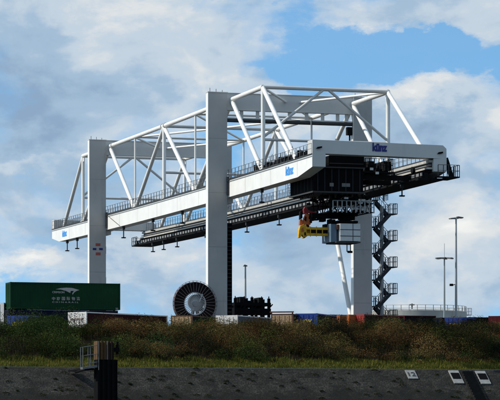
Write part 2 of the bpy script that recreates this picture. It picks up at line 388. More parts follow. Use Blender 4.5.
# stiffener marks and a slim dark diagonal tube on the lit web
for py in (2.0, 27.7, 53.0):
    pass
m = MB(); m.tube((NX0 - .06, 51.9, zt(51.9) - .25), (NX0 - .06, 49.6, zt(49.6) - .9), .035, 6); m.tube((NX0 - .06, 49.6, zt(49.6) - .9), (NX0 - .06, 46.5, zt(46.5) - 1.75), .035, 6); m.build('web_tube', M['rail'], gn)
m = MB()
for y in np.arange(-24, 82, 8.85):
    m.loft([[(NX0 - .008, y, zbm(y) + .03), (NX0 - .008, y + .05, zbm(y) + .03), (NX0 - .002, y + .05, zbm(y) + .03), (NX0 - .002, y, zbm(y) + .03)], [(NX0 - .008, y, zt(y) - .25), (NX0 - .008, y + .05, zt(y) - .25), (NX0 - .002, y + .05, zt(y) - .25), (NX0 - .002, y, zt(y) - .25)]])
m.each('weld_seam', M['pale'], gn)
# far girder: trolley runway, cable trough and walkway on its inner side
m = MB(); along(m, FX0 - .34, FX0 - .003, -.28, -.02, FR + .3, FL - .2); m.build('upper_flange', M['pale'], gf)
m = MB(); along(m, FX0 - .07, FX0 - .003, -.76, -.30, FR + .4, FL - .1); m.build('web_shade', M['rail'], gf)  # dark strip over the white web; flange shade put into its colour
m = MB(); along(m, FX0 - .40, FX0 - .08, -.60, -.52, FR + .4, FL + .2); m.build('pipe_run', M['galv'], gf)
m = MB(); along(m, FX0 - .62, FX0 - .003, -.98, -.80, FR + .2, FL + .6); m.build('trolley_runway', M['pale'], gf)
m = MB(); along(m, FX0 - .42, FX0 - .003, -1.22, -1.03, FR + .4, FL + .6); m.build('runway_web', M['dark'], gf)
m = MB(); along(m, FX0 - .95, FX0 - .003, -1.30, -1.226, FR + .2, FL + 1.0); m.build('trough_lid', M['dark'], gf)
m = MB(); along(m, FX0 - 1.06, FX0 - .96, -1.62, -1.32, FR + .6, FL + 1.0); tr = m.build('cable_trough', M['galv'], gf)
m = MB()
for y in np.arange(FR + 1, FL + .8, 1.25): m.box((FX0 - 1.12, y, zt(y) - 1.64), (FX0 - 1.063, y + .28, zt(y) - 1.30))
m.each('trough_bracket', M['dark'], tr)
m = MB(); along(m, FX0 - 1.45, FX1 + .1, -2.0, -1.86, FR + .4, FL + 1.2); wk = m.build('walkway', M['dark'], gf)
m = MB(); along(m, FX0 - 1.1, FX0 - .9, -1.855, -1.68, FR + .5, FL + 1.2); m.build('kick_plate', M['dark'], wk)
m = MB()
for y in np.arange(FR + 2, FL, 2.6): m.bar((FX0 - 1.3, y, zt(y) - 1.9), (FX0 - .1, y, zt(y) - .9), .1, .12)
m.each('bracket', M['dark'], gf)
m = MB(); railing(m, [(FX0 - 1.4, FL + 1.2, zt(FL) - 1.86), (FX0 - .2, FL + 1.2, zt(FL) - 1.86)], 1.1, .6); railing(m, [(FX0 - 1.42, FL + 1.2, zt(FL) - 1.86), (FX0 - 1.42, FL - 1.5, zt(FL) - 1.86)], 1.1, .9)
m.build('end_railing', M['rail'], wk)
m = MB(); m.box((FX0 - .6, FL - 1.2, zt(FL) + .06), (FX0 - .1, FL - .2, zt(FL) + .7)); m.build('buffer', M['rail'], gf)
# near girder: bearing pads at the columns
for y0 in (0., 53.19):
    for (xa, xb, cpar) in ((.35, 2.9, COLS[0, int(y0 > 1)]), (16.0, 18.4, COLS[1, int(y0 > 1)])):
        m = MB(); m.box((xa if xa > 10 else 1.9, y0 + .3, ZBM - .55), (xb if xa < 10 else 17.3, y0 + 2.6, ZBM - .02)); m.build('bearing_bracket', M['grey'], cpar)
m = MB()
for y0 in (-.55, 52.6):
    m.box((2.05, y0, zt(y0) - .2), (2.21, y0 + .5, zt(y0) + .35)); m.box((2.06, y0 + .05, zbm(y0) + .2), (2.2, y0 + .45, zt(y0) - .25))
m.each('tie_plate', M['rail'], gn)
# end beams across both girder ends, with lettering on the river end
def end_beam(y_near, y_far, t, h0, h1):
    zn0, zf0 = zt(y_near) + .02, zt(y_far) + .02
    m = MB(); c = .35
    def ring(x, y, z, lo, hi): return [(x, y, z + lo), (x, y + t, z + lo), (x, y + t, z + hi), (x, y, z + hi)]
    m.loft([ring(NX0 - .02, y_near, zn0, h0, h1), ring(FX1 - .35, y_far + .03, zf0, h0, h1), ring(FX1 + .02, y_far, zf0, h0, h1 - c)])
    return m.build('end_beam', M['grey'], crane)
eb = end_beam(NR - .06, FR - .06, 1.5, .08, 1.42)
end_beam(NL - 1.4, FL - 1.4, 1.5, .08, 1.25)
for x0, x1, y in ((NX0, NX1, NR), (FX0, FX1, FR)):
    m = MB(); m.box((x0 - .03, y - .06, zbm(y) + .63), (x1 + .03, y - .005, zt(y) + .098)); m.build('end_plate', M['grey'], eb)
    m = MB(); m.prism([(x0 + .35, zt(y) + .55), (x0 + .62, zt(y) + .55), (x0 + .95, zt(y) + .64), (x0 + .95, zt(y) + .8), (x0 + .5, zt(y) + .72)], 'y', y - .2, y - .07); m.build('floodlight', M['black'], eb)
p = at(379.6, 147.3, -28.0); yl = NR + (FR - NR) * (p.x - NX0) / (FX1 - NX0) - .075
text('lettering', 'künz', 1, M['logo'], eb, (p.x, yl, p.z), (R(90), 0, math.atan2(FR - NR, FX1 - NX0)), width=1.62, height=.86, bold=.045)
for (px, py, sz) in ((289.6, 171.2, .95), (64.6, 235.4, .9)):
    lo, hi = -30., 90.
    for _ in range(40):            # find y on the near girder web seen at px
        mid = (lo + hi) / 2; q = V((NX0, mid, 28)) - CAM; x_ = 250 + FPX * q.dot(RT) / q.dot(FW)
        if x_ > px: lo = mid
        else: hi = mid
    text('lettering', 'künz', 1, M['logo2'], gn, (NX0 - .012, mid, zt(mid) - .92), LEFT, width=2.5 if px > 100 else 2.6, height=sz, bold=.05)
# --- trusses
def pipe(name, a, b, r, mt='white', n=16):
    m = MB(); m.tube(a, b, r, n); return m.build(name, M[mt], crane)
for cx in (CN, CF):
    ends = [Ynode[1], Ynode[0], Ynode[-1], Ynode[-2], Ynode[-3], Ynode[-4], Ynode[-5]]
    m = MB()
    for a, b in zip(ends[:-1], ends[1:]): m.tube((cx, a, zc(a)), (cx, b, zc(b)), .25, 18)
    ch = m.build('top_chord', M['white'], crane)
    m = MB()
    for a in (Ynode[-2] - .6, Ynode[-2] + .6, Ynode[0] + 1.6, Ynode[-4] - 1.6): m.tube((cx, a - .06, zc(a)), (cx, a + .06, zc(a)), .34, 18)
    m.each('flange_ring', M['grey'], ch)
    m = MB()
    for y in (Ynode[-2], Ynode[1] + .1, Ynode[-5] - .1): m.box((cx - .05, y - .55, zc(y) - .75), (cx + .05, y + .55, zc(y) - .1))
    m.each('gusset', M['white'], ch)
    for (ya, yb) in ((-4, -3), (-2, -3), (-2, -1), (0, -1), (0, 1), (-4, -5)):
        a = (cx, Ynode[ya], zc(Ynode[ya]) - .1); yb_ = Ynode[yb] + (.35 if Ynode[ya] > Ynode[yb] else -.35)
        pipe('diagonal', a, (cx, yb_, zt(yb_) + .05), .235)
    for yy, e in ((Ynode[1], NR + 6.4 if cx < 9 else FR + 3.6), (Ynode[-5], NL - 5.0 if cx < 9 else FL - 4.6)):
        pipe('end_strut', (cx, yy, zc(yy) - .1), (cx, e, zt(e) + .05), .235)
    for kk, r in ((1, .225), (-2, .22), (-5, .225), (-1, .12), (-3, .12)):
        y = Ynode[kk]; pipe('post', (cx, y, zt(y) + .02), (cx, y, zc(y) - .12), r)
    m = MB()
    for kk in (1, -1, -2, -3, -5):
        y = Ynode[kk]; m.box((cx - .30, y - .5, zt(y) + .061), (cx + .30, y + .5, zt(y) + .2))
    m.each('foot_plate', M['white'], gn if cx < 9 else gf)
for kk in (1, -1, -2, -3, -5):
    y = Ynode[kk]; z = zc(y); r = .2 if kk in (1, -2, -5) else .14
    pipe('cross_pipe', (CN, y, z), (CF, y, z), r, 'grey')
    if kk in (1, -5, -2):
        zm = z - (z - zt(y)) * .625
        pipe('cross_pipe', (CN, y, zm), (CF, y, zm), .15, 'grey')
        if kk != -2:
            for xe in (CN, CF): pipe('knee_brace', ((CN + CF) / 2 + (.35 if xe > 9 else -.35), y, z - .1), (xe, y, zm + .25), .15, 'grey')
for a, b in ((-3, -1), (-3, -5), (-1, -3), (-5, -3), (-1, 1), (1, -1)):
    ya, yb = Ynode[a], Ynode[b]
    pipe('plan_brace', (CN, ya, zc(ya) - .05), (CF, yb, zc(yb) - .05), .13, 'white')
# knee pipe at the foot of the far river column
a = at(344, 243, 8.0); b = V((17.2, 1.1, YARD + 1))
d = (V((17.2, 9.0, ZBM)) - b); pipe('leg_strut', b, b + d, .26)
# equipment crowded on the near girder's river end
m = MB()
for y in np.arange(NR + 2.2, Ynode[1] + 3, .62):
    h = random.uniform(.35, .95); m.box((NX0 + .25 + random.uniform(0, .2), y, zt(y) + .065), (NX1 - random.uniform(.1, .5), y + random.uniform(.25, .55), zt(y) + h))
m.each('switch_box', M['dark'], gn)
m = MB()
for y in np.arange(NR + 2, Ynode[1] + 4, .8): m.tube((NX0 + .6, y, zt(y) + .06), (NX0 + .6 + random.uniform(-.2, .2), y + random.uniform(-.3, .3), zt(y) + random.uniform(1.0, 1.6)), .03, 5)
m.each('cable_post', M['rail'], gn)
# access ladder tower on the far girder
lx, ly = at(278, 150, 21).x, 21.0; lx = 16.3
m = MB(); zz = zt(ly) + .1
for dx in (-.35, .35): m.tube((lx + dx, ly, zz), (lx + dx, ly, zz + 4.4), .04, 6); m.tube((lx + dx, ly + .7, zz), (lx + dx, ly + .7, zz + 4.4), .04, 6)
for i in range(15): m.tube((lx - .35, ly, zz + .3 * i), (lx + .35, ly, zz + .3 * i), .025, 5)
for i in range(4): m.tube((lx - .35, ly, zz + 1.1 * i), (lx + .35, ly + .7, zz + 1.1 * i + 1), .03, 5)
m.build('ladder', M['galv'], crane)
# thin mast on the near river end
p = at(312.3, 140, NR); m = MB(); m.tube((NX0 + .1, NR + .7, zt(NR) + 1.4), (NX0 + .1, NR + .7, zt(NR) + 3.5), .05, 6); m.build('mast', M['galv'], eb)
# hanging floodlights
def floodlight(x, y, ztop, L, par):
    m = MB(); m.box((x - .16, y - .16, ztop - .4), (x + .16, y + .16, ztop)); m.tube((x, y, ztop - L), (x, y, ztop), .075, 8)
    f = m.build('floodlight_arm', M['rail'], par)
    m = MB(); m.box((x - .25, y - .2, ztop - L - .13), (x + .25, y + .2, ztop - L)); m.build('lamp_head', M['dark'], f)
def solve_y(x, z, px):
    lo, hi = -40., 110.
    for _ in range(50):
        mid = (lo + hi) / 2; q = V((x, mid, z)) - CAM
        if 250 + FPX * q.dot(RT) / q.dot(FW) > px: lo = mid
        else: hi = mid
    return mid
for px in (67.3, 77.2, 123.6, 153, 182.3, 261.8):
    y = solve_y(NX0 + .4, 26, px); floodlight(NX0 + .4, y, zbm(y), 1.35, gn)
for px in (153, 163.7, 177.2, 247, 279.2, 402, 366):
    y = solve_y(FX0 - 1.2, 25.5, px); floodlight(FX0 - 1.2, y, zt(y) - 2.0, 1.15, wk)
# balcony at the river end of the far girder
zp = zt(FR) - 1.75
m = MB(); m.box((FX0 + .1, FR - .9, zp - .12), (FX1 + 1.15, FR - .07, zp)); m.box((FX1 + .12, FR - .07, zp - .12), (FX1 + 1.15, FR + 2.6, zp)); ba = m.build('balcony', M['dark'], crane)
m = MB(); railing(m, [(FX0 + .15, FR - .86, zp), (FX1 + 1.1, FR - .86, zp), (FX1 + 1.1, FR + 2.5, zp)], 1.15, .55); m.build('balcony_railing', M['rail'], ba)
m = MB(); m.bar((FX1 + .1, FR + .4, zt(FR) + .2), (FX1 + .75, FR + .4, zp), .12, .5); m.build('balcony_ladder', M['dark'], ba)
m = MB(); m.box((FX0 - 1.5, FR + .1, zp - .35), (FX0 + .1, FR + 1.2, zp - .1)); m.box((FX0 - .9, FR + .2, zp - .1), (FX0 - .5, FR + .5, zp + .6)); m.box((FX0 - .3, FR - .2, zp - .45), (FX0 + .3, FR + .3, zp - .13)); m.build('end_stop', M['dark'], ba)
# --- stair tower beside the far river column
sx0, sx1 = 18.98, 22.05; sm = (sx0 + sx1) / 2; sy = .35
m = MB(); m.tube((sm - .05, sy + .8, YARD), (sm - .05, sy + .8, ZBM - .4), .2, 12); st = m.build('stair_tower', M['galv'], crane)
Ls = [26.52 - 2.95 * i for i in range(6)]; Rs = [25.04 - 2.95 * i for i in range(5)]
for z in Ls:
    m = MB(); m.box((sx0, sy, z - .1), (sx0 + .85, sy + 1.6, z)); pf = m.build('landing', M['stair'], st)
    m = MB(); railing(m, [(sx0 + .85, sy + .02, z), (sx0 + .03, sy + .02, z), (sx0 + .03, sy + 1.58, z), (sx0 + .85, sy + 1.58, z)], 1.1, .45, .028); m.build('landing_railing', M['stair'], st)
for z in Rs:
    m = MB(); m.box((sx1 - .9, sy, z - .1), (sx1, sy + 1.6, z)); m.build('landing', M['stair'], st)
    m = MB(); railing(m, [(sx1 - .9, sy + .02, z), (sx1 - .03, sy + .02, z), (sx1 - .03, sy + 1.58, z), (sx1 - .9, sy + 1.58, z)], 1.1, .45, .028); m.build('landing_railing', M['stair'], st)
def flight(xa, za, xb, zb_, y0):
    m = MB(); a = V((xa, y0, za)); b = V((xb, y0, zb_))
    for dy in (0, .7): m.bar(a + V((0, dy, -.12)), b + V((0, dy, -.12)), .07, .34)
    n = 7
    for i in range(n + 1):
        p = a.lerp(b, i / n); m.box((p.x - .13, y0, p.z - .05), (p.x + .13, y0 + .7, p.z - .01))
    m.build('stair_flight', M['stair'], st)
    m = MB()
    for dy in (0., .7):
        m.tube(a + V((0, dy, 1.0)), b + V((0, dy, 1.0)), .028, 5)
        for i in range(4): p = a.lerp(b, i / 3) + V((0, dy, 0)); m.tube(p, p + V((0, 0, 1)), .025, 5)
    m.build('stair_handrail', M['stair'], st)
for i in range(5): flight(sx0 + .8, Ls[i], sx1 - .85, Rs[i], sy + .85)
for i in range(5): flight(sx1 - .85, Rs[i], sx0 + .8, Ls[i + 1], sy + .05)
m = MB(); m.box((sx0 + .2, sy + .2, 28.0), (sx0 + 1.9, sy + 1.5, 28.1)); m.build('landing', M['stair'], st)
m = MB(); railing(m, [(sx0, sy, ZBM + .2), (sx0 + 1.9, sy, ZBM + .2), (sx0 + 1.9, sy + 1.5, ZBM + .2)], 1.1, .5, .03); m.tube((sx0 + .9, sy + .75, Ls[0]), (sx0 + .9, sy + .75, 28.5), .05, 6); m.build('landing_railing', M['stair'], st)

# ================================================================== TROLLEY
OFF = V((8, -20.5, 25.2))
tro = empty('crane_trolley', OFF, label='black trolley machine house slung between the two crane girders', cat='crane trolley')
TB, TF = -16.8, -24.2
m = MB(); m.prism([(TB, 25.2), (TF, 25.15), (TF, 27.75), (TB, 27.55)], 'x', 3.85, 9.2); body = m.build('machine_house', M['black'], tro)
m = MB(); m.box((5.5, TF - .02, 27.76), (9.3, TB - 2, 28.75)); m.build('roof_housing', M['black'], tro)
m = MB(); m.box((3.75, TF - .15, 25.0), (9.35, TB + .1, 25.14)); m.box((3.7, TF - .25, 27.5), (9.3, TF - .03, 27.62)); m.build('ledge', M['rail'], body)
m = MB()
for xx in np.linspace(4.3, 8.8, 7): m.box((xx, TF - .03, 25.2), (xx + .07, TF - .004, 27.45))
m.each('cladding_rib', M['stair'], body)
m = MB()
for yy in np.linspace(TF + .5, TB - .4, 7): m.box((3.82, yy, 25.25), (3.847, yy + .07, 27.4))
m.each('cladding_rib', M['stair'], body)
m = MB(); m.box((5.6, TF - .04, 28.76), (9.2, TF + .1, 28.84)); m.box((5.6, TF - .07, 27.95), (9.2, TF - .025, 28.02)); m.build('roof_edge', M['rail'], body)
for xx in (5.6, 6.9, 7.35):
    m = MB(); m.box((xx, TF - .045, 25.65), (xx + .42, TF - .005, 26.0)); m.build('lamp_panel', M['lens'], body)
m = MB()
for y in (TF + .8, TB - .8):
    m.box((3.3 + .4, y - .2, 26.5), (15.4, y + .2, 27.0))
m.build('cross_frame', M['dark'], tro)
m = MB()
for i in range(26):
    x = random.uniform(9.4, 12.3); y = random.uniform(TF, TB - 2); z = random.uniform(26.9, 28.4); s = random.uniform(.15, .45)
    m.box((x, y, z - s), (x + s * 1.6, y + s * 2, z + s * .6))
m.each('hoist_machinery', M['dark'], tro)
m = MB(); railing(m, [(9.4, TF, 27.3), (12.4, TF, 27.3), (12.4, TB - 1, 27.3)], 1.3, .5, .035); m.box((9.3, TF, 27.15), (12.5, TB - 1, 27.28)); m.build('service_platform', M['dark'], tro)
for (x, z) in ((9.9, 27.4), (10.5, 27.0)):
    m = MB(); m.box((x, TF - .12, z), (x + .35, TF - .04, z + .25)); m.build('lamp_panel', M['cabin'], tro)
m = MB()
for yw in (TF + .8, TB - .8):
    for xw in (14.85,):
        m.tube((xw - .1, yw, 27.6), (xw + .15, yw, 27.6), .35, 16)
m.each('wheel', M['dark'], tro)
# lattice that carries the slewing frame
m = MB(); zt0, zb0 = 25.0, 23.1
X0, X1, Y0_, Y1_ = 6.0, 10.4, -23.0, -18.2
for x in np.linspace(X0, X1, 6):
    for y in (Y0_, Y1_): m.tube((x, y, zb0), (x + random.uniform(-.3, .3), y, zt0), .07, 6)
for y in (Y0_, Y1_):
    for i in range(5):
        xa = X0 + i * .88; m.tube((xa, y, zb0), (xa + .88, y, zt0), .045, 5); m.tube((xa + .88, y, zb0), (xa, y, zt0), .045, 5)
    for z in (zb0 + .1, 24.1): m.tube((X0 - .3, y, z), (X1 + .3, y, z), .06, 6)
for x in np.linspace(X0, X1, 6): m.bar((x, Y0_, zb0 + .1), (x, Y1_, zb0 + .1), .12, .12)
lf = m.build('lattice_frame', M['dark'], tro)
m = MB()
for i in range(34):
    x = random.uniform(X0 + .3, X1); y = random.uniform(Y0_ - .2, Y1_); z = random.uniform(23.2, 24.9); s = random.uniform(.08, .28); m.box((x, y, z), (x + s * 1.6, y + s, z + s))
m.each('winch_gear', M['black'], tro)
m = MB()
for i in range(10):
    x = random.uniform(X0 + 1.5, X1); z = random.uniform(23.3, 24.8); m.box((x, Y0_ - .3, z), (x + random.uniform(.15, .5), Y0_ - .1, z + random.uniform(.08, .3)))
m.each('sheave_guard', M['cabin'], tro)
m = MB(); railing(m, [(X0 + .2, Y0_ - .5, 23.1), (X1 + .2, Y0_ - .5, 23.1)], 1.2, .5, .045); m.build('frame_railing', M['galv'], tro)

m = MB()
for i in range(26):
    x = random.uniform(X0 - 1.2, X1 + .4); y = random.uniform(Y0_ - .3, Y1_); z = random.uniform(24.3, 25.05); s_ = random.uniform(.08, .3); m.box((x, y, z - s_), (x + s_ * 2, y + s_, z))
m.each('underfloor_gear', M['black'], tro)
m = MB()
for i in range(9):
    x = X0 - .8 + i * .62; m.tube((x, Y0_ - .1, 25.0), (x + random.uniform(-.5, .5), Y0_ + .4, 23.3), .035, 5)
m.each('hanging_cable', M['black'], tro)
m = MB()
for i in range(12):
    y = TF + .4 + i * .55; m.tube((3.95, y, 25.0), (3.95, y, 25.0 - random.uniform(.15, .4)), .08, 6)
m.each('cable_gland', M['black'], tro)

# ================================================================== SPREADER
OFF = V((8, -20.5, 21))
spr = empty('container_spreader', OFF, label='yellow telescopic spreader with red gear and pale grey box hanging below the trolley', cat='spreader')
YS = -20.5
def P(px, py, y=YS): return at(px, py, y)
def bx(mb, px0, py0, px1, py1, y0, y1):
    a, b = P(px0, py0, y0), P(px1, py1, y0); mb.box((a.x, y0, a.z), (b.x, y1, b.z)); return mb
m = MB(); bx(m, 312, 213, 342, 218, -21.2, -19.6); bx(m, 329, 211.5, 358, 215, -22, -19); hb = m.build('head_beam', M['black'], spr)
m = MB(); a, b = P(324, 215), P(352, 215)
for px in (322, 331, 347, 354): q = P(px, 214); m.tube((q.x, YS + .3, q.z), (q.x + .1, YS + .3, 23.2), .06, 6)
m.build('hoist_rope', M['dark'], spr)
m = MB(); bx(m, 306.5, 227, 334, 230, -21.3, -20.8); bx(m, 306.5, 233.2, 334, 236, -21.3, -20.8); bx(m, 306.5, 227.2, 333.8, 235.8, -20.79, -20.2)
bx(m, 308, 227.6, 331, 235.4, -19.6, -19.1); m.build('telescopic_beam', M['yellow'], spr)
m = MB(); bx(m, 310.5, 230.2, 333, 233, -21.12, -20.81); m.build('beam_recess', M['dark'], spr)
def px_prism(pts, y0, y1, name, mt, mb=None):
    m = mb or MB(); m.prism([(P(u, v, y0).x, P(u, v, y0).z) for u, v in pts], 'y', y0, y1)
    return m if mb else m.build(name, M[mt], spr)
px_prism([(299.2, 230.5), (300.4, 226), (304, 224.2), (306.6, 225.6), (306.6, 236.6), (303.6, 236.8), (302, 234.2), (300.4, 237.8), (298.6, 237.6)], -21.2, -20.7, 'end_frame', 'yellow')
px_prism([(301.4, 228), (304, 226.2), (307.4, 227.4), (307.4, 236), (304.6, 238.2), (303.2, 238)], -19.9, -19.4, 'end_frame', 'yellow')
m = MB(); bx(m, 301.2, 229.5, 305.4, 231.2, -20.7, -19.9); bx(m, 301.4, 233, 305.8, 234.6, -20.7, -19.9); m.each('end_tie', M['yellow'], spr)
px_prism([(301.2, 228.4), (303.4, 227.2), (303.8, 231.6), (301.4, 232)], -21.24, -21.205, 'end_recess', 'orange')
px_prism([(304.4, 232.5), (305.8, 232), (305.8, 235.4), (304.6, 235.6)], -21.24, -21.205, 'end_recess', 'dark')
px_prism([(303.4, 224.4), (304.2, 218), (306, 213.6), (308.6, 214.4), (309.8, 219.8), (308.6, 224.6)], -21.0, -20.6, 'flipper_bracket', 'orange')
px_prism([(306.4, 222.8), (307.6, 216.4), (310.2, 216.8), (311.4, 221), (310.4, 224.8), (307.4, 225.2)], -20.3, -19.9, 'flipper_bracket', 'orange')
px_prism([(299.9, 225), (300.2, 220.2), (302, 219), (303, 221.4), (302.8, 225)], -20.9, -20.5, 'flipper_bracket', 'orange')
px_prism([(304.4, 213.4), (303.8, 209.4), (305.2, 206.8), (307.2, 207.6), (308.8, 211.4), (308.4, 214.2)], -20.9, -20.5, 'guide_arm', 'red')
px_prism([(308.8, 212.6), (309.4, 210.4), (313.2, 211.6), (316, 213.2), (313, 214)], -20.8, -20.4, 'guide_arm', 'red')
for pts in ([(304.4, 219.6), (305.6, 216), (306.6, 217), (306.2, 221.4)], [(308.8, 218), (309.6, 215), (312.4, 218.6), (312, 223)], [(300.2, 219.6), (300.4, 211.6), (302.2, 210.6), (302.6, 218)], [(306.2, 226.6), (307.4, 224.4), (309.6, 225.6), (309.4, 227.6)]): px_prism(pts, -21.06, -20.62, 'flipper_joint', 'dark')
for u0, u1 in ((301.0, 308), (303, 314)):
    m = MB(); m.tube(P(u0, 224, -20.4), P(u1, 211.5, -20.4), .05, 6); m.build('hydraulic_hose', M['dark'], spr)
m = MB()
for u in (310, 316, 322, 328): bx(m, u, 226.4, u + .9, 236.6, -21.33, -21.305)
m.each('beam_collar', M['yellow'], spr)
m = MB()
for u, v, w_, h_ in ((313, 218, 3, 2.4), (318, 218.4, 2, 1.6), (322, 218, 4, 3.5), (325.5, 224, 3, 3), (341, 215.6, 2, 4), (345, 216, 1.5, 3.6), (353.4, 215.4, 1.6, 4.6), (316.6, 211, 2, 2), (330, 219, 2, 4.6), (334, 219.6, 1.4, 4)): bx(m, u, v, u + w_, v + h_, -21.0, -20.0)
m.each('hydraulic_unit', M['dark'], spr)
m = MB(); bx(m, 331.0, 224.0, 336.6, 242.0, -22.2, -19.4); m.build('control_box', M['bluegrey'], spr)
m = MB(); bx(m, 337, 224.4, 340, 229.5, -22.4, -20); m.build('beacon', M['rust'], spr)
m = MB(); bx(m, 340.2, 223.4, 360.3, 241.2, -22.6, -19.6); eq = m.build('equipment_box', M['cabin'], spr)
m = MB()
for py in (229.1, 235.5): bx(m, 340.1, py, 360.4, py + 1.1, -22.63, -22.604)
bx(m, 352.8, 223.4, 353.3, 241.2, -22.63, -22.604); m.build('panel_joint', M['rail'], eq)
m = MB(); bx(m, 336.5, 241.3, 360.6, 243.0, -22.7, -19.4); m.build('base_frame', M['rail'], eq)
m = MB(); bx(m, 338, 220.4, 358, 223.2, -22.0, -19.9); bx(m, 343, 215, 352, 220.3, -21.4, -20.2); m.build('box_mount', M['black'], eq)
m = MB()
for px in (347, 350.5): q = P(px, 243); m.tube((q.x, YS, q.z), (q.x, YS, q.z - .9), .05, 6)
q = P(350, 252); m.box((q.x - .25, YS - .1, q.z - .1), (q.x + .25, YS + .1, q.z + .12)); m.build('cable_hook', M['dark'], spr)

# ================================================================== CABLE REEL
c = at(194.7, 303.7, -1.2); RR = 2.36
OFF = V((c.x, c.y, YARD))
reel = empty('cable_reel', OFF, label='big round spoked cable reel standing left of the front crane leg', cat='cable reel')
m = MB(); m.ring(c, RR * .53, RR * .965, -.05, .3, 72); m.build('wound_cable', M['reel'], reel)
m = MB(); m.ring(c, RR * .97, RR * 1.0, -.16, .36, 72); rim = m.build('rim', M['spoke'], reel)
m = MB(); m.ring(c, RR * .49, RR * .525, -.16, .36, 64); m.build('inner_ring', M['spokew'], reel)
NS = 36
s0 = None; w0 = None; g0 = None
for i in range(NS):
    t = 2 * math.pi * (i + .5) / NS
    if s0 is None:
        m = MB(); m.tube((c.x + RR * .51, c.y - .13, c.z), (c.x + RR, c.y - .13, c.z), .034, 6); s0 = m.build('outer_spoke', M['spoke'], reel); s0.location = V((0, 0, c.z - YARD))
        for v in s0.data.vertices: v.co.z -= c.z - YARD
        m = MB(); m.tube((c.x + RR * .12, c.y - .1, c.z), (c.x + RR * .50, c.y - .1, c.z), .036, 6); w0 = m.build('inner_spoke', M['spokew'], reel); w0.location = V((0, 0, c.z - YARD))
        for v in w0.data.vertices: v.co.z -= c.z - YARD
        m = MB(); m.tube((c.x + RR * 1.0, c.y - .1, c.z), (c.x + RR * 1.055, c.y - .1, c.z), .03, 5); m.tube((c.x + RR * 1.05, c.y - .1, c.z - .2), (c.x + RR * 1.05, c.y - .1, c.z + .2), .02, 5); g0 = m.build('guide_pin', M['rail'], reel); g0.location = V((0, 0, c.z - YARD))
        for v in g0.data.vertices: v.co.z -= c.z - YARD
        objs = (s0, w0, g0)
    else:
        objs = []
        for src in (s0, w0, g0):
            o = src.copy(); COL.objects.link(o); o.parent = reel; objs.append(o)
    for o in objs: o.rotation_euler = (0, -t, 0)
m = MB(); m.tube((c.x, c.y - .35, c.z), (c.x, c.y + .9, c.z), RR * .13, 24); m.build('hub', M['galv'], reel)
m = MB(); m.box((c.x - .05, c.y + .42, c.z - .75), (c.x + 1.05, c.y + 1.3, c.z + .8)); m.tube((c.x + .35, c.y + .35, c.z + .2), (c.x + .35, c.y + 1.0, c.z + .2), .85, 24); m.build('gearbox', M['rail'], reel)
m = MB(); m.bar((c.x + .45, c.y - .25, c.z + .2), (c.x + .8, c.y - .25, c.z + 1.05), .12, .1); m.build('cable_guide', M['spokew'], reel)
m = MB(); m.bar((c.x + .2, c.y + .8, c.z), (c.x - .5, c.y + .8, YARD), .3, .3); m.bar((c.x + .4, c.y + .8, c.z), (c.x + 1.2, c.y + .8, YARD), .3, .3); m.build('stand', M['rail'], reel)
OFF = V((0, 0, 0))

# ================================================================== CONTAINERS
def container(name, L, W, H, mats, label, cat='container', group=None, texts=(), end_white=None, roof=None):
    """local frame: long side facing -y, x from 0 to L, lit end at x = 0 facing -x; base at z = 0"""
    side, endm, fr = mats
    root = empty(name, (0, 0, 0), label=label, cat=cat, group=group)
    m = MB(); n = max(8, round(L / .28)); fx = .14; step = (L - 2 * fx) / n
    pts = []                                    # corrugated outline, seen from above
    def corr(a, b, nrm, n):
        res = []
        for i in range(n):
            for f, dp in ((0, 0), (.3, 0), (.45, .036), (.85, .036)):
                t = (i + f) / n; res.append((a[0] + (b[0] - a[0]) * t - nrm[0] * dp, a[1] + (b[1] - a[1]) * t - nrm[1] * dp))
        return res
    i_ = .03
    pts += corr((fx, i_), (L - fx, i_), (0, -1), n)
    pts += corr((L - i_, fx), (L - i_, W - fx), (1, 0), 8)
    pts += corr((L - fx, W - i_), (fx, W - i_), (0, 1), n)
    pts += [(i_, W - fx), (i_, fx)]
    m.prism(pts, 'z', .15, H - .1); body = m.build('body', M[side], root)
    m = MB()
    for x in (0, L - .16):
        for y in (0, W - .16): m.box((x, y, 0), (x + .16, y + .16, H))
    for y in (0, W - .12):
        m.box((.162, y, .005), (L - .162, y + .12, .16)); m.box((.162, y, H - .13), (L - .162, y + .12, H - .01))
    for x in (0, L - .12):
        m.box((x, .162, .006), (x + .12, W - .162, .16)); m.box((x, .162, H - .14), (x + .12, W - .162, H - .012))
    m.build('frame', M[fr], root)
    m = MB(); m.box((.1, .1, H - .095), (L - .1, W - .1, H - .03)); m.build('roof', M[roof or fr], root)
    for y0, y1 in ((.165, W / 2 - .01), (W / 2 + .01, W - .165)):
        m = MB(); m.box((-.004, y0, .165), (.028, y1, H - .145)); d = m.build('door', M[endm], root)
        m = MB()
        for f in (.3, .75): yb = y0 + (y1 - y0) * f; m.tube((-.03, yb, .2), (-.03, yb, H - .17), .02, 6)
        m.build('lock_bar', M[endm], d)
    for (body_t, sz, fc, u, z, mt, w_) in texts:
        if fc == 'side': text('lettering', body_t, sz, M[mt], root, (u, -.012, z), FRONT, width=w_, bold=.02)
        else: text('lettering', body_t, sz, M[mt], root, (-.055, u, z), LEFT, width=w_, bold=.03)
    return root
def place(o, px, Y, ztop, H, ang):
    """set the corner between the lit end and the long side at photo column px, depth plane y = Y"""
    p = at(px, 300, Y); o.location = (p.x, p.y, ztop - H); o.rotation_euler = (0, 0, ang)
def zat(px, py, Y): return at(px, py, Y).z

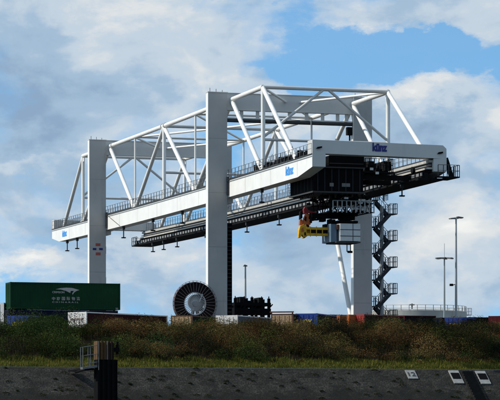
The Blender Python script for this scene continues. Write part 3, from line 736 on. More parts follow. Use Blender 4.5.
# the long green one: axis along the quay
H = 2.9; GY = 6.0; zg = zat(60, 282.6, GY)
gL = at(120.3, 290, GY).x - at(10.3, 290, GY).x; H = zg - zat(60, 309.2, GY)
g = container('freight_container', gL, 2.44, H, ('cgreen', 'cgreen', 'cgreen'), 'long dark green container with white swoosh logo, raised above the trailers at the left', group=None)
place(g, 10.3, GY, zg, H, 0)
gw = g.location
def gl(px, py): q = at(px, py, GY); return (q.x - gw.x, q.z - gw.z)
sw = [(55.5, 289.2), (60, 288.2), (66, 287.6), (72, 287.9), (79.3, 290.0), (76, 291.2), (74, 292.6), (72.6, 294.8), (72.2, 293.3), (74, 290.9), (70.8, 290.9), (70.2, 293), (66, 290.9), (61, 289.6)]
m = MB(); poly = [gl(*q) for q in sw]; m.prism(poly, 'y', -.02, .0); m.build('swoosh', M['cream'], g)
q = gl(58.3, 292.2); text('lettering', 'CRIMSON', 1, M['cream'], g, (q[0], -.012, q[1]), FRONT, width=1.35, height=.22)
def glyph(mb, x, z, s, kind):
    t = s * .13
    def hb(z_, a=0, b=1): mb.box((x + a * s, -.02, z + z_ * s), (x + b * s, 0, z + z_ * s + t))
    def vb(x_, a=0, b=1): mb.box((x + x_ * s, -.018, z + a * s), (x + x_ * s + t, 0, z + b * s))
    if kind == 0: hb(.1); hb(.45, .1, .9); hb(.85); vb(.45)
    elif kind == 1: hb(.8); vb(.1, 0, .8); vb(.8, 0, .8); hb(.4, .2, .8); vb(.45, .1, 1)
    elif kind == 2: hb(0); hb(.85); vb(0); vb(.87); hb(.42, .15, .85); vb(.45, .1, .85)
    elif kind == 3: hb(.7); vb(.2, 0, .7); vb(.7, 0, .9); hb(.3, .1, .9); hb(0, .3, 1)
    elif kind == 4: hb(.9, .1, .9); vb(.45, .1, .9); hb(.5); hb(.08); vb(.05, .1, .5)
    else: vb(.1); vb(.5, .1, .9); hb(.75, .3, 1); hb(.1, .3, 1); vb(.86, .1, .8)
for ch_, px in zip('中欧国际物流', (53.6, 58.5, 63.4, 68.4, 73.3, 78.2)): q = gl(px, 298.6); text('lettering', ch_, 1, M['cream'], g, (q[0], -.012, q[1]), FRONT, width=.37, height=.38, bold=.012)
q = gl(65.3, 302.2); text('lettering', 'C H I N A R A I L', 1, M['cream'], g, (q[0], -.012, q[1]), FRONT, width=2.95, height=.16)
q = gl(116.8, 308.7); text('lettering', '22', 1, M['cream'], g, (q[0], -.02, q[1]), FRONT, width=.3, height=.2)
# row on the yard: (px corner between lit end and shaded side, Y, top py, length, ang deg, height, mats, label, texts, roof)
A = R(41)      # parked askew; long shaded side turned to the river
def row(px, py, L, mats, label, Y=-5.0, ang=41, H=2.75, texts=(), roof=None, W=2.5, group='trailer bodies parked in the row behind the bank', name='trailer_body', cat='trailer'):
    z = zat(px, py, Y); o = container(name, L, W, H, mats, label, cat, group, texts, roof=roof)
    # local long side runs +x; turn so that its end faces left of the camera
    place(o, px, Y, z, H, R(-90 + ang) + R(90) - R(0)); return o
LKW = lambda: (('LKW', 1, 'end', 1.25, 2.02, 'yel', 1.3),)
rows = []
def trow(px, py, L, mats, label, **k):
    Y = k.pop('Y', -5.0); H = k.pop('H', 2.9); tx = k.pop('texts', ()); e = k.pop('e', 24); nm = k.pop('name', 'trailer_body'); ct = k.pop('cat', 'trailer'); W = k.pop('W', 2.5)
    z = zat(px, py, Y)
    o = container(nm, L, W, H, mats, label, ct, None, tx, roof=k.get('roof'))
    # end normal (-x local) must point e degrees to the left of the direction to the camera
    # local -x -> world angle: camera direction is -y turned by yaw
    th = R(90) - YAW - R(e) + 0
    place(o, px, Y, z, H, th); rows.append(o); return o  # navy and maroon sides of blue and red trailers: shade put into colour
trow(86.3, 311.6, 13.7, ('cmaroon', 'cwhite', 'cwhite'), 'maroon sided trailer with a white lettered rear door, under the green container', e=37, W=2.55, texts=(('HANGARTNER', 1, 'end', 1.27, 2.12, 'mark', 1.75),), roof='cwhite')
trow(28.2, 315.2, 6.1, ('cnavy', 'cblue', 'cblue'), 'blue trailer with yellow lettering at the far left under the green container', e=22, Y=-6, texts=LKW())
trow(192.3, 315.2, 7.4, ('cdark', 'ctan', 'rust'), 'beige ended dark trailer in front of the big cable reel', e=22)
trow(237.4, 315.0, 9.2, ('cgrey', 'cwhite', 'cwhite'), 'slate grey trailer with a plain white end at the foot of the front crane leg', e=26, roof='cgrey', W=2.6)
tan = trow(293.2, 313.6, 6.1, ('cdark', 'ctan', 'rust'), 'beige ended trailer in rusty frame below a dark roof bar, beside the blue one', e=16)
trow(317.2, 313.2, 8.3, ('cnavy', 'cblue', 'cblue'), 'blue trailer with yellow lettering right of the beige one, near the middle', e=20, Y=-4.6, texts=LKW(), roof='cnavy')
trow(349.0, 314.4, 3.0, ('corange', 'corange', 'corange'), 'small orange trailer body half hidden behind the red one', e=58, Y=-3.6, W=2.4)
trow(364.0, 314.2, 6.06, ('cmaroon', 'cred', 'cred'), 'trailer with a bright red end in front of the far crane leg', e=50, Y=-4.6, W=2.44)
trow(466.3, 317.2, 7.6, ('cnavy', 'cblue', 'cblue'), 'blue trailer with yellow lettering below the tall twin lamp', e=22, Y=-5, texts=LKW(), roof='cnavy')
trow(512, 315.6, 9, ('cmaroon', 'cred', 'cred'), 'bright red ended trailer cut by the right edge of the photo', e=20, Y=-5, W=2.7)
trow(441, 317.4, 9.5, ('cnavy', 'cnavy', 'cdark'), 'navy trailer between the stair tower and the twin lamp', e=50, Y=-3)
trow(3.8, 302.6, 6.1, ('cdark', 'cwhite', 'cwhite'), 'pale trailer cut by the left edge of the photo', e=20, Y=8, roof='cwhite')
# dark roof bar frame above the beige one
m = MB(); m.box((-.1, -.05, 3.02), (.1, 2.6, 3.16)); m.box((-.05, .02, 2.9), (.06, .14, 3.02)); m.box((-.05, 2.36, 2.9), (.06, 2.48, 3.02)); m.build('roof_bar', M['rust'], tan)
# containers lying along the quay
def lie(px0, px1, py, Y, mats, label, H=2.6, L=None):
    z = zat(px0, py, Y); a = at(px0, py, Y); b = at(px1, py, Y)
    o = container('freight_container', L or (b.x - a.x), 2.44, H, mats, label, 'container'); o.location = (a.x, Y, z - H); return o
lie(8.5, 118, 309.4, GY + .05, ('cnavy', 'cnavy', 'cnavy'), 'navy container lying directly beneath the green one', H=zat(8.5, 309.4, GY + .05) - YARD)
lie(364.5, 436, 314.9, .5 + 2.6, ('cdark', 'cdark', 'cmaroon'), 'long dark container behind the stair tower foot')
lie(469, 488.5, 317.0, -2.0, ('cdark', 'cdark', 'cdark'), 'short charcoal container between the blue and the red ended trailers')
lie(318, 352, 314.3, 2.0 + 1.5, ('cdark', 'cnavy', 'cdark'), 'dark container behind the middle blue trailer', L=6.06)

# ================================================================== YARD FURNITURE
def lamp(name, px, ptop, Y, label, kind):
    p = at(px, ptop, Y); h = p.z - YARD
    root = empty(name, (p.x, Y, YARD), label=label, cat='lamp post', group='lamp posts in the yard')
    m = MB(); m.tube((0, 0, 0), (0, 0, h), .17, 12, .09); m.box((-.25, -.25, 0), (.25, .25, .06)); m.build('pole', M['lamp'], root)
    if kind == 'twin':
        m = MB(); m.tube((0, 0, h), (-.45, 0, h + .02), .06, 6); m.tube((0, 0, h), (.45, 0, h + .12), .06, 6); m.build('arm', M['lamp'], root)
        for s, dz in ((-1, .0), (1, .12)):
            m = MB(); m.prism([(s * .15, h + dz - .02), (s * .75, h + dz - .06), (s * .78, h + dz + .06), (s * .15, h + dz + .14)], 'y', -.35, .35); m.build('lantern', M['lens'], root)
        m = MB(); q = at(453, 285, Y); m.box((-.75, -.15, q.z - YARD - .12), (-.4, .15, q.z - YARD + .14)); m.tube((-.4, 0, q.z - YARD), (0, 0, q.z - YARD + .1), .05, 6); m.build('camera_box', M['dark'], root)
    elif kind == 'ring':
        m = MB(); m.tube((0, 0, h - .2), (0, 0, h + .05), .3, 12, .22); m.tube((0, 0, h), (0, 0, h + 1.9), .03, 6); m.build('crown', M['lamp'], root)
        for i in range(6):
            t = i * math.pi / 3; d = V((math.cos(t), math.sin(t), 0)); m = MB(); m.bar(V((0, 0, h - .05)) + d * .25, V((0, 0, h - .12)) + d * 1.25, .45, .16); m.build('lantern', M['lens'], root)
    else:
        m = MB(); m.prism([(-.26, h - .1), (.2, h - .1), (.2, h + .02), (-.1, h + .12)], 'y', -.16, .16); m.build('lantern', M['lens'], root)
    return root
lamp('lamp_post', 456.1, 218.8, 6, 'tallest lamp post with twin flat heads at the right', 'twin')
lamp('lamp_post', 444.4, 257.5, 60, 'lamp post with a ring of floodlights and thin spike beside the storage tank', 'ring')
lamp('lamp_post', 245.4, 265.6, 24, 'slim lamp post with one small head right of the front crane leg', 'single')
# storage tank
TY = 150; p0 = at(365, 311, TY); p1 = at(464, 311, TY); tc_ = (p0 + p1) / 2; TR = (p1 - p0).length / 2 * .98
root = empty('storage_tank', (tc_.x, TY, YARD), label='wide pale storage tank with railed domed roof beyond the stair tower', cat='tank')
zr = at(415, 310.2, TY - TR).z - YARD; zt_ = zr + .5
m = MB(); m.tube((0, 0, 0), (0, 0, zr), TR, 64, caps=False); m.build('shell', M['tank'], root)
m = MB(); prev = None
for k in range(7):
    a = k / 7; b = (k + 1) / 7
    m.tube((0, 0, zr + (zt_ - zr) * math.sin(a * math.pi / 2)), (0, 0, zr + (zt_ - zr) * math.sin(b * math.pi / 2)), TR * math.cos(a * math.pi / 2) + .02, 64, TR * math.cos(b * math.pi / 2) + .02, caps=False)
m.build('domed_roof', M['tank'], root)
m = MB(); pts = [(TR * .99 * math.cos(t), TR * .99 * math.sin(t), zr) for t in np.linspace(0, 2 * math.pi, 41)]; railing(m, pts, .95, 1.3, .035); m.build('roof_railing', M['tank'], root)
m = MB(); m.tube((-.5, 0, zt_ - .1), (-.5, 0, zt_ + 1.0), .12, 8); m.box((-.9, -.2, zt_ + .7), (-.1, .2, zt_ + .9)); m.build('vent', M['rail'], root)
m = MB(); m.box((TR + .02, -1, zr - .4), (TR + 1.2, 1, zr - .3)); railing(m, [(TR, -1, zr - .3), (TR + 1.15, -1, zr - .3), (TR + 1.15, 1, zr - .3)], 1.1, .7, .03); m.build('stair_head', M['galv'], root)
# black steel rack with upright posts
RY = 22; a = at(234, 303, RY); b = at(270.5, 303, RY); zR = lambda py: at(250, py, RY).z - YARD
root = empty('steel_rack', (a.x, RY, YARD), label='black steel rack of upright posts behind the slate grey trailer', cat='rack')
Wd = b.x - a.x
m = MB()
for px in (235.2, 244.2, 252, 261.6, 268.8):
    x = at(px, 300, RY).x - a.x
    for y in (0, 2.2): m.box((x - .15, y - .14, 0), (x + .15, y + .14, zR(297.3 if px in (252, 261.6) else 298.3)))
    m.tube((x, 0, zR(299)), (x, 0, zR(296.2)), .06, 6)
m.build('upright', M['black'], root)
m = MB()
for z in (zR(304.0), zR(309.8), zR(312.8)): m.box((0, -.2, z - .2), (Wd, 2.4, z + .17))
m.build('deck', M['black'], root)
m = MB()
for i in range(24):
    x = random.uniform(.2, Wd - .7); z = random.choice((zR(309.4), zR(312.6), zR(303.8))); hgt = random.uniform(.2, .65); m.box((x, random.uniform(-.1, 1), z + .18), (x + random.uniform(.2, .7), 2, z + .18 + hgt))
m.each('stored_parts', M['dark'], root)
m = MB(); 
for i in range(5): x = .3 + i * Wd / 5; m.tube((x, -.15, zR(312)), (x + Wd / 5.5, -.15, zR(304)), .07, 6)
m.build('cross_tie', M['black'], root)

# ================================================================== RIVER EDGE
# mooring pile with footbridge
PY = -34.2
a = at(97.6, 341, PY); b = at(117, 341, PY); top = at(105, 341, PY).z; zpaint = at(105, 359.5, PY).z
root = empty('mooring_pile', ((a.x + b.x) / 2, PY, 0), label='ochre topped steel mooring pile standing in the water before the slope', cat='mooring pile')
OFF = V(((a.x + b.x) / 2, PY, 0))
xm = at(108.2, 341, PY).x
def zig(z0, z1, xa, xb, name, mt, n, y0=0):
    # sheet-pile profile with shallow ribs
    pts = []; W_ = xb - xa
    for i in range(n):
        for f, dp in ((0, 0), (.35, 0), (.5, .16), (.85, .16)): pts.append((xa + W_ * (i + f) / n, PY + y0 + dp))
    pts += [(xb, PY + y0), (xb, PY + 1.5), (xa, PY + 1.5)]
    m = MB(); m.prism(pts, 'z', z0, z1); return m.build(name, M[mt], root)
zig(zpaint, top, a.x, xm - .01, 'painted_head', 'ochre', 3)
zig(zpaint, at(112, 341.6, PY).z, xm, b.x - .28, 'brown_head', 'pilebrown', 2, .12)  # right part of the head in a darker brown
zig(-3, zpaint - .004, a.x + .02, b.x + .05, 'pile_shaft', 'piledark', 4, .02)
m = MB(); q = at(117.2, 349.5, PY); m.box((b.x - .27, PY + .3, q.z - .2), (q.x + .32, PY + .8, q.z + .2)); m.tube((q.x + .15, PY + .55, q.z - .45), (q.x + .15, PY + .55, q.z + .75), .13, 10); m.build('bollard', M['piledark'], root)
m = MB(); m.tube((xm - .1, PY - .06, zpaint), (xm - .1, PY - .06, top), .05, 6); m.tube((a.x + .1, PY - .06, zpaint - 1), (a.x + .1, PY - .06, top), .035, 6); m.build('ladder_rail', M['railing'], root)
OFF = V((0, 0, 0))
pa = at(81.5, 368.3, PY + .6); pb = at(97.3, 366.2, PY + .6)
root = empty('footbridge', (pa.x, PY + .6, pa.z), label='small footbridge with pale double railing beside the mooring pile', cat='footbridge')
OFF = V((pa.x, PY + .6, pa.z))
m = MB(); m.bar((pa.x, PY + .6, pa.z), (pb.x - .02, PY + .6, pb.z), 1.0, .2); m.build('deck', M['railing'], root)
m = MB()
h = at(82, 347.5, PY).z - pa.z
for dy in (.15, 1.05):
    A_ = V((pa.x + .03, PY + dy, pa.z + .08)); B_ = V((pb.x - .05, PY + dy, pb.z + .08))
    for f in (0, .5, 1):
        q = A_.lerp(B_, f); m.tube(q, q + V((0, 0, h)), .042, 6)
    for f in (.98, .56, .16): m.tube(A_ + V((0, 0, h * f)), B_ + V((0, 0, h * f)), .032, 6)
m.build('railing', M['railing'], root)
m = MB(); m.tube((pa.x + .5, PY + 1.0, pa.z - .1), (pa.x + .5, PY + 5.0, pa.z - .3), .1, 8); m.bar((pa.x + .9, PY + 1.1, pa.z - .05), (pa.x + .9, WY - 1.2, WALLTOP - .35), .9, .15); m.build('gangway', M['piledark'], root)
OFF = V((0, 0, 0))
# boards on the slope
def slope_frame(px, py):
    """slope point seen at a photo pixel"""
    d = FPX * FW + (px - 250) * RT + V((0, 0, HOR - py)); p0 = slope_pt(0, 0)
    t = (p0 - CAM).dot(SN) / d.dot(SN); return CAM + d * t
def slab(mb, c, w, l, t0, t1):
    ax = V((1, 0, 0))
    vs = [c + ax * (sx * w / 2) + SD * (sy * l / 2) + SN * t for t in (t0, t1) for sx, sy in ((-1, -1), (1, -1), (1, 1), (-1, 1))]
    mb.add(vs, [(0, 1, 2, 3), (7, 6, 5, 4), (0, 4, 5, 1), (1, 5, 6, 2), (2, 6, 7, 3), (3, 7, 4, 0)])
SR = Matrix((V((1, 0, 0)), -SD, SN)).transposed().to_euler()
c1 = slope_frame(411.4, 375)
root = empty('distance_board', c1, label='tilted white distance board with dark figures lying on the slope', cat='sign')
OFF = c1.copy()
m = MB(); slab(m, c1, 1.04, 1.4, .02, .1); m.build('board', M['signw'], root)
text('lettering', '12', 1, M['rail'], root, c1 + SN * .13 + V((.02, 0, 0)), SR, width=.78, height=.66, bold=.01)
OFF = V((0, 0, 0))
for px, py, lab in ((456.0, 377.6, 'white framed black panel left of the slope stairs'), (482.8, 378.2, 'white framed black panel right of the slope stairs')):
    c1 = slope_frame(px, py); root = empty('marker_panel', c1, label=lab, cat='sign', group='panels either side of the stairs'); OFF = c1.copy()
    m = MB(); slab(m, c1, 1.08, 2.15, .02, .13); m.build('surround', M['signw'], root)
    m = MB(); slab(m, c1 - SD * .12, .9, 1.0, .133, .16); m.build('panel', M['signk'], root); OFF = V((0, 0, 0))
c0 = slope_frame(466.0, 371.5)
root = empty('slope_stairs', c0, label='dark stone stairs set into the slope between two white framed panels', cat='stairs'); OFF = c0.copy()
m = MB()
for i in range(26):
    k = .36 * i; q = slope_pt(c0.x, .3 + k * 1.25); m.box((c0.x - .58, q.y - .4, q.z - .25), (c0.x + .58, q.y + .1, q.z + .07))
m.build('steps', M['step'], root)
for sx in (-.66, .66):
    m = MB(); A_ = slope_pt(c0.x + sx, .25); B_ = slope_pt(c0.x + sx, 11); m.bar(A_ + SN * .05, B_ + SN * .05, .16, .18, SN); m.build('string', M['step'], root)
OFF = V((0, 0, 0))

# ================================================================== PLANTS
def leaf_mesh(name, C, S, ax, bx_, colr, label, cat, kind='stuff', m='leaf'):
    """C centres (n,3); rhombic leaves spanned by ax, bx_ (n,3); colours (n,3)"""
    n = len(C); Vt = np.empty((n, 4, 3)); Vt[:, 0] = C - ax; Vt[:, 1] = C - bx_ ; Vt[:, 2] = C + ax; Vt[:, 3] = C + bx_
    me = bpy.data.meshes.new(name); me.vertices.add(4 * n); me.vertices.foreach_set('co', Vt.ravel())
    me.loops.add(4 * n); me.loops.foreach_set('vertex_index', np.arange(4 * n, dtype=np.int32))
    me.polygons.add(n); me.polygons.foreach_set('loop_start', np.arange(0, 4 * n, 4, dtype=np.int32))
    me.update(); me.validate()
    at_ = me.attributes.new('leaf_colour', 'FLOAT_COLOR', 'POINT')
    cc = np.ones((n, 4, 4)); cc[:, :, :3] = colr[:, None, :]; at_.data.foreach_set('color', cc.ravel().astype(np.float32))
    me.materials.append(M[m]); o = bpy.data.objects.new(name, me); COL.objects.link(o)
    return tag(o, label, cat, kind=kind)
def rnd_dirs(n):
    d = RNG.normal(size=(n, 3)); return d / np.linalg.norm(d, axis=1)[:, None]
def clump(c, r, n, size, base, jit=.35, flat=1.0):
    d = rnd_dirs(n); d[:, 2] = np.abs(d[:, 2]) * 1.05 - .25
    rr = np.array(r) * (RNG.random(n)[:, None] ** .2) * (1 + .16 * RNG.normal(size=(n, 1)).clip(-2.5, .6))
    C = np.array(c) + d * rr
    nn = d + .75 * RNG.normal(size=(n, 3)); a = np.cross(nn, RNG.normal(size=(n, 3))); a /= np.linalg.norm(a, axis=1)[:, None] + 1e-9
    b = np.cross(nn, a); b /= np.linalg.norm(b, axis=1)[:, None] + 1e-9
    s = size * (.6 + .8 * RNG.random(n))[:, None]
    col_ = np.array(base) * (1 + .7 * jit * RNG.normal(size=(n, 1))).clip(.35, 2.2) * (1 + .1 * RNG.normal(size=(n, 3)))
    return C, a * s, b * s * .5, col_.clip(.003, .5)
GREEN = [(.030, .050, .012), (.022, .040, .012), (.050, .062, .015)]
BROWN = [(.102, .056, .020), (.128, .078, .028), (.078, .044, .018), (.100, .078, .025)]
DARK = [(.016, .015, .009), (.013, .018, .008)]
CREST = [(-120, 323), (0, 324.5), (28, 324), (40, 317.5), (60, 319), (66, 328), (88, 327.5), (96, 323.5), (130, 322.5), (160, 320), (172, 322), (192, 322.5), (212, 321), (236, 322.5), (246, 319.5), (268, 321.5), (293, 322), (317, 321.5), (332, 318), (350, 319.5), (366, 317), (400, 317), (440, 317), (446, 321), (466, 321.5), (470, 318), (488, 319), (500, 321.5), (620, 320)]
CX = [at(p_, 320, -9.0).x for p_, q_ in CREST]; CZ = [at(p_, q_, -9.0).z for p_, q_ in CREST]
def crest_h(x): return max(.35, float(np.interp(x, CX, CZ)) - 11.2)
acc = [[], [], [], []]
def push(t, acc=acc):
    for l, x in zip(acc, t): l.append(x)
NC = 900
for i in range(NC):
    x = RNG.uniform(-46, 56); f = RNG.random(); y = -21.9 + f * 11.8; z = ground_z(y)
    vis = -30 < x < 42
    if not vis and RNG.random() < .5: continue
    nz = math.sin(x * .23 + 1.3) + .7 * math.sin(x * .61 + y * .4) + .5 * math.sin(x * 1.3 - y * .8 + 2)
    pg = .95 if x < -13.5 - 3 * f else (.16 + (.3 if nz > .7 else 0) + (.3 if f < .12 else 0))
    r = (.5 + 1.75 * RNG.random() ** 2.2) * (.55 if f < .1 else 1)
    u = RNG.random()
    base = GREEN[RNG.integers(3)] if u < pg else (DARK[RNG.integers(2)] if u > .80 else BROWN[RNG.integers(4)])
    base = np.array(base) * RNG.uniform(.6, 1.4) * (1.0 + .45 * math.sin(x * .47 + y * .5 + .6) * math.sin(x * .19 - y * .33))
    hz = min(r * RNG.uniform(.8, 1.25), (crest_h(x) + .25) if f > .7 else 9)
    push(clump((x, y, z + hz * .45), (r, r, hz), int(330 * r * r + 60) if vis else 90, .06, base))
for i in range(760):
    x = -46 + 102 * (i + RNG.random()) / 760; y = RNG.uniform(-11.2, -8.6); z = ground_z(y)
    hh = crest_h(x) * RNG.uniform(.80, 1.12)
    base = np.array(GREEN[RNG.integers(3)] if (RNG.random() < (.92 if x < -13.5 else .35)) else BROWN[RNG.integers(4)]) * RNG.uniform(.65, 1.3)
    push(clump((x, y, z + hh * .38), (.55, .55, hh * .66), 210, .052, base))
for i in range(900):
    x = RNG.uniform(-44, 54); y = RNG.uniform(-22, -11); r = RNG.uniform(.3, .6)
    base = np.array(GREEN[RNG.integers(3)] if (RNG.random() < (.9 if x < -14 else .35)) else DARK[RNG.integers(2)]) * RNG.uniform(.5, 1.1)
    push(clump((x, y, ground_z(y) + .1), (r * 1.3, r, r), 110, .055, base))
for i in range(520):
    x = -46 + 102 * (i + RNG.random()) / 520; y = RNG.uniform(-12.6, -9.2); z = ground_z(y); r = RNG.uniform(.5, .8)
    base = np.array(GREEN[RNG.integers(3)] if (RNG.random() < (.9 if x < -13.5 else .3)) else BROWN[RNG.integers(4)]) * RNG.uniform(.55, 1.2)
    push(clump((x, y, z + .12), (r, r, min(.6, crest_h(x) * .8)), 190, .06, base))
leaf_mesh('scrub', np.concatenate(acc[0]), None, np.concatenate(acc[1]), np.concatenate(acc[2]), np.concatenate(acc[3]), 'tangled brown and dark green scrub covering the bank', 'scrub')
# dry stalks standing out of the scrub
def stalks(name, n, xr, yr, hr, wd, cols, label, cat, lean=.25, zfun=ground_z, dz=0.):
    x = RNG.uniform(*xr, n); y = RNG.uniform(*yr, n); z = np.array([zfun(v) for v in y]) + dz
    if name == 'grass':
        k_ = np.sin(x * 1.1 + y * 2) * np.sin(x * .37 + 1) + .6 * np.sin(x * 2.7 + y) + RNG.normal(0, .5, n); y = np.where(k_ > -.9, y, y * .0 - 24.9 + RNG.uniform(-.5, .4, n)); z = np.array([zfun(v) for v in y])
        hk = np.clip(.75 + .35 * k_, .3, 1.5)
    else: hk = 1
    h = RNG.uniform(*hr, n) * hk; C0 = np.stack([x, y, z], 1)
    tip = np.stack([RNG.normal(0, lean, n) * h, RNG.normal(0, lean, n) * h, h], 1)
    C = C0 + tip / 2; a = tip / 2; t = RNG.uniform(0, math.pi, n); b = np.stack([np.cos(t), np.sin(t), 0 * t], 1) * (wd * RNG.uniform(.6, 1.4, n))[:, None]
    base = np.array(cols)[RNG.integers(len(cols), size=n)] * (1 + .25 * RNG.normal(size=(n, 1))).clip(.4, 1.8)
    return leaf_mesh(name, C, None, a, b, base.clip(.003, .5), label, cat)
stalks('dry_stalks', 9000, (-46, 56), (-21.5, -11.5), (.5, 1.5), .013, [(.075, .048, .024), (.06, .038, .02), (.04, .045, .016), (.09, .066, .036)], 'thin dry stalks standing up through the scrub', 'stalks', .16)
stalks('grass', 130000, (-46, 56), (-24.95, -21.0), (.12, .6), .020, [(.17, .16, .026), (.12, .135, .022), (.21, .17, .045), (.05, .066, .014), (.075, .09, .016)], 'yellow green grass strip along the top of the stone slope', 'grass', .3)
# weeds in the joints of the slope
acc2 = [[], [], [], []]; KEEP = [slope_frame(u, 377).x for u in (411.4, 456, 466, 482.8)]
for i in range(330):
    x = RNG.uniform(-44, 54); y = RNG.uniform(-24.6, -21.4); r = RNG.uniform(.15, .5)
    push(clump((x, y, ground_z(y) + r * .3), (r * 1.5, r, r * .8), int(150 * r) + 30, .05, np.array(((.040, .052, .012), (.030, .042, .010), (.075, .075, .018))[RNG.integers(3)]) * RNG.uniform(.6, 1.3)), acc2)
for i in range(260):
    x = RNG.uniform(-40, 50); s = RNG.uniform(.1, 7.5); q = slope_pt(x, s)
    if s < 3.2 and any(abs(x - k_) < 1.1 for k_ in KEEP): continue
    r = RNG.uniform(.1, .32) * (1.6 if RNG.random() < .1 else 1)
    push(clump((q.x, q.y, q.z + .03), (r * 1.4, r, r * .7), int(60 + 120 * r), .05, np.array((.022, .027, .008)) * RNG.uniform(.5, 1.6)), acc2)
leaf_mesh('weeds', np.concatenate(acc2[0]), None, np.concatenate(acc2[1]), np.concatenate(acc2[2]), np.concatenate(acc2[3]), 'low weeds in the grass strip and in the joints of the stone slope', 'weeds')
# the larger green bush at the left
def shrub(px, py, Y, r, n, base, label):
    p = at(px, py, Y); zb_ = ground_z(Y); a3 = [[], [], [], []]
    H_ = p.z - zb_
    root = empty('bush', (p.x, Y, zb_), label=label, cat='bush', group='bushes standing above the scrub')
    for i in range(26):
        d = rnd_dirs(1)[0]; f = RNG.random() ** .4; d[2] = abs(d[2])
        q = np.array((0, 0, H_ * .25)) + d * np.array((r * .8, r * .7, H_ * .62)) * f
        push(clump(q, (r * .38, r * .38, H_ * .2), n // 26, .075, np.array(base) * RNG.uniform(.7, 1.35)), a3)
    o = leaf_mesh('foliage', np.concatenate(a3[0]), None, np.concatenate(a3[1]), np.concatenate(a3[2]), np.concatenate(a3[3]), None, None, None); o.parent = root
    m = MB()
    for i in range(6): m.tube((0, 0, -.1), (RNG.normal(0, .5) * r * .5, RNG.normal(0, .4) * r * .5, H_ * .75), .05, 6, .015)
    m.build('stem', M['pilebrown'], root)
shrub(49, 312.5, -10.5, 2.3, 6500, (.022, .040, .011), 'tallest dark green bush below the left part of the green container')
shrub(36, 318.5, -11.5, 1.7, 4200, (.020, .035, .010), 'lower green bush just left of the tallest one')
shrub(248, 319.5, -10, 1.7, 3600, (.024, .031, .010), 'dark green bush in front of the slate grey trailer')
shrub(330, 319, -10, 1.5, 3200, (.027, .032, .011), 'olive bush right of the middle blue trailer')
shrub(395, 316.8, -10.5, 2.0, 4000, (.020, .023, .009), 'dark bush below the stair tower')

# ================================================================== LIGHT
EL = R(38); AZ = R(12)
S = V((-math.cos(EL) * math.cos(AZ), math.cos(EL) * math.sin(AZ), math.sin(EL)))
sd = bpy.data.lights.new('sun', 'SUN'); sd.energy = 4.2; sd.angle = R(.55); sd.color = (1, .955, .87)
so = bpy.data.objects.new('sun', sd); COL.objects.link(so); so.rotation_euler = S.to_track_quat('Z', 'Y').to_euler(); so.location = (0, 0, 200)

W = bpy.data.worlds.new('World'); sc.world = W; W.use_nodes = True
nt = W.node_tree; N = nt.nodes; L = nt.links; N.clear()
out = N.new('ShaderNodeOutputWorld'); bg = N.new('ShaderNodeBackground'); STR = .1; bg.inputs['Strength'].default_value = STR
L.new(bg.outputs[0], out.inputs[0])
def mth(op, a, b=None, c=None, clamp=False):
    n = N.new('ShaderNodeMath'); n.operation = op; n.use_clamp = clamp
    for i, x in enumerate((a, b, c)):
        if x is None: continue
        if isinstance(x, (int, float)): n.inputs[i].default_value = x
        else: L.new(x, n.inputs[i])
    return n.outputs[0]
tc = N.new('ShaderNodeTexCoord'); sep = N.new('ShaderNodeSeparateXYZ'); L.new(tc.outputs['Generated'], sep.inputs[0])
sky = N.new('ShaderNodeTexSky'); sky.sky_type = 'NISHITA'; sky.sun_disc = False; sky.sun_elevation = EL; sky.sun_rotation = math.atan2(S.x, S.y)
sky.air_density = 1.0; sky.dust_density = .3; sky.ozone_density = 2.0; sky.altitude = 50
# compass bearing and height of each sky direction, in units of about two degrees
az = mth('SUBTRACT', mth('ARCTAN2', sep.outputs[0], sep.outputs[1]), YAW)
elv = mth('ARCSINE', sep.outputs[2])
U = mth('MULTIPLY', az, FPX / 100); Vv = mth('MULTIPLY', elv, FPX / 100)
def sky_xy(px, py): return ((px - 250) / 100, (HOR - py) / 100)
cb = N.new('ShaderNodeCombineXYZ'); L.new(mth('MULTIPLY', U, .8), cb.inputs[0]); L.new(mth('MULTIPLY', Vv, 1.35), cb.inputs[1])
def noise(scale, detail, rough, off, dist=0.):
    n = N.new('ShaderNodeTexNoise'); n.inputs['Scale'].default_value = scale; n.inputs['Detail'].default_value = detail; n.inputs['Roughness'].default_value = rough; n.inputs['Distortion'].default_value = dist
    v = N.new('ShaderNodeVectorMath'); v.inputs[1].default_value = off; L.new(cb.outputs[0], v.inputs[0]); L.new(v.outputs[0], n.inputs['Vector']); return n.outputs['Fac']
warp = noise(1.5, 10, .62, (4, 9, 1))
def blob(px, py, rx, ry, amp):
    x, y = sky_xy(px, py)
    wx = mth('MULTIPLY_ADD', mth('SUBTRACT', warp, .5), 1.4, mth('SUBTRACT', U, x)); wy = mth('MULTIPLY_ADD', mth('SUBTRACT', warp, .5), 1.1, mth('SUBTRACT', Vv, y))
    d2 = mth('ADD', mth('POWER', mth('ABSOLUTE', mth('MULTIPLY', wx, 100 / rx)), 2), mth('POWER', mth('ABSOLUTE', mth('MULTIPLY', wy, 100 / ry)), 2))
    return mth('MULTIPLY', mth('POWER', 2.718, mth('MULTIPLY', d2, -1)), amp)
def total(base, bl):
    s = base
    for b in bl: s = mth('ADD', s, blob(*b))
    return s
cover = total(noise(1.1, 12, .56, (1.7, 3.1, 0), .25), [
    (395, 50, 140, 30, -.40), (315, 68, 55, 22, -.24), (240, 4, 45, 8, -.22), (300, 260, 140, 70, .07), (470, 150, 70, 25, -.04), (40, 205, 70, 26, .04), (420, 270, 90, 50, .08),
    (440, 108, 130, 32, .26), (110, 60, 190, 60, .26), (470, 8, 90, 20, .30), (465, 235, 80, 55, .16), (20, 262, 60, 20, .22), (150, 262, 80, 26, .14), (30, 160, 60, 12, .12)])
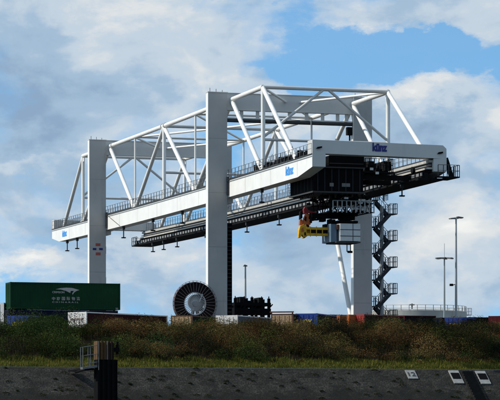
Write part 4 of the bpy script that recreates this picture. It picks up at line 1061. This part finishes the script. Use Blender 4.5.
bright = total(noise(1.25, 12, .54, (8.2, 1.1, 2), .2), [
    (200, 78, 75, 32, .07), (300, 250, 120, 60, -.08), (60, 105, 120, 45, -.20), (440, 88, 120, 22, .22), (100, 10, 140, 22, .10), (460, 12, 80, 18, .0), (20, 263, 60, 20, .26), (465, 240, 70, 60, .14), (30, 160, 60, 12, .12), (420, 135, 90, 20, -.06), (150, 262, 70, 24, .16), (265, 30, 80, 26, .0)])
def ramp(fac, stops):
    r = N.new('ShaderNodeValToRGB'); r.color_ramp.interpolation = 'EASE'; e = r.color_ramp.elements
    while len(e) < len(stops): e.new(.5)
    for el_, (p, c_) in zip(e, stops): el_.position = p; el_.color = (*c_, 1)
    L.new(fac, r.inputs[0]); return r.outputs[0]
k = 1 / STR
shade = ramp(bright, [(.24, (.27, .395, .56)), (.42, (.37, .515, .675)), (.56, (.55, .65, .75)), (.68, (.73, .765, .785)), (.80, (.90, .91, .89))])
sc_ = N.new('ShaderNodeVectorMath'); sc_.operation = 'SCALE'; sc_.inputs['Scale'].default_value = k; L.new(shade, sc_.inputs[0])
fac = ramp(cover, [(.36, (.03, .03, .03)), (.50, (.72, .72, .72)), (.60, (1, 1, 1))])
# clear sky: the Nishita colour taken a little higher, where it is blue
mv = N.new('ShaderNodeVectorMath'); mv.operation = 'ADD'; mv.inputs[1].default_value = (0, 0, .16); L.new(tc.outputs['Generated'], mv.inputs[0])
nv = N.new('ShaderNodeVectorMath'); nv.operation = 'NORMALIZE'; L.new(mv.outputs[0], nv.inputs[0]); L.new(nv.outputs[0], sky.inputs[0])
gain = N.new('ShaderNodeVectorMath'); gain.operation = 'MULTIPLY'; gain.inputs[1].default_value = (1.22, 1.72, 1.84); L.new(sky.outputs[0], gain.inputs[0])
mx = N.new('ShaderNodeMix'); mx.data_type = 'RGBA'; L.new(fac, mx.inputs[0]); L.new(gain.outputs[0], mx.inputs[6]); L.new(sc_.outputs[0], mx.inputs[7])
L.new(mx.outputs[2], bg.inputs['Color'])
sc.view_settings.view_transform = 'Standard'; sc.view_settings.look = 'None'; sc.view_settings.exposure = 0; sc.view_settings.gamma = 1; sc.view_settings.use_curve_mapping = False
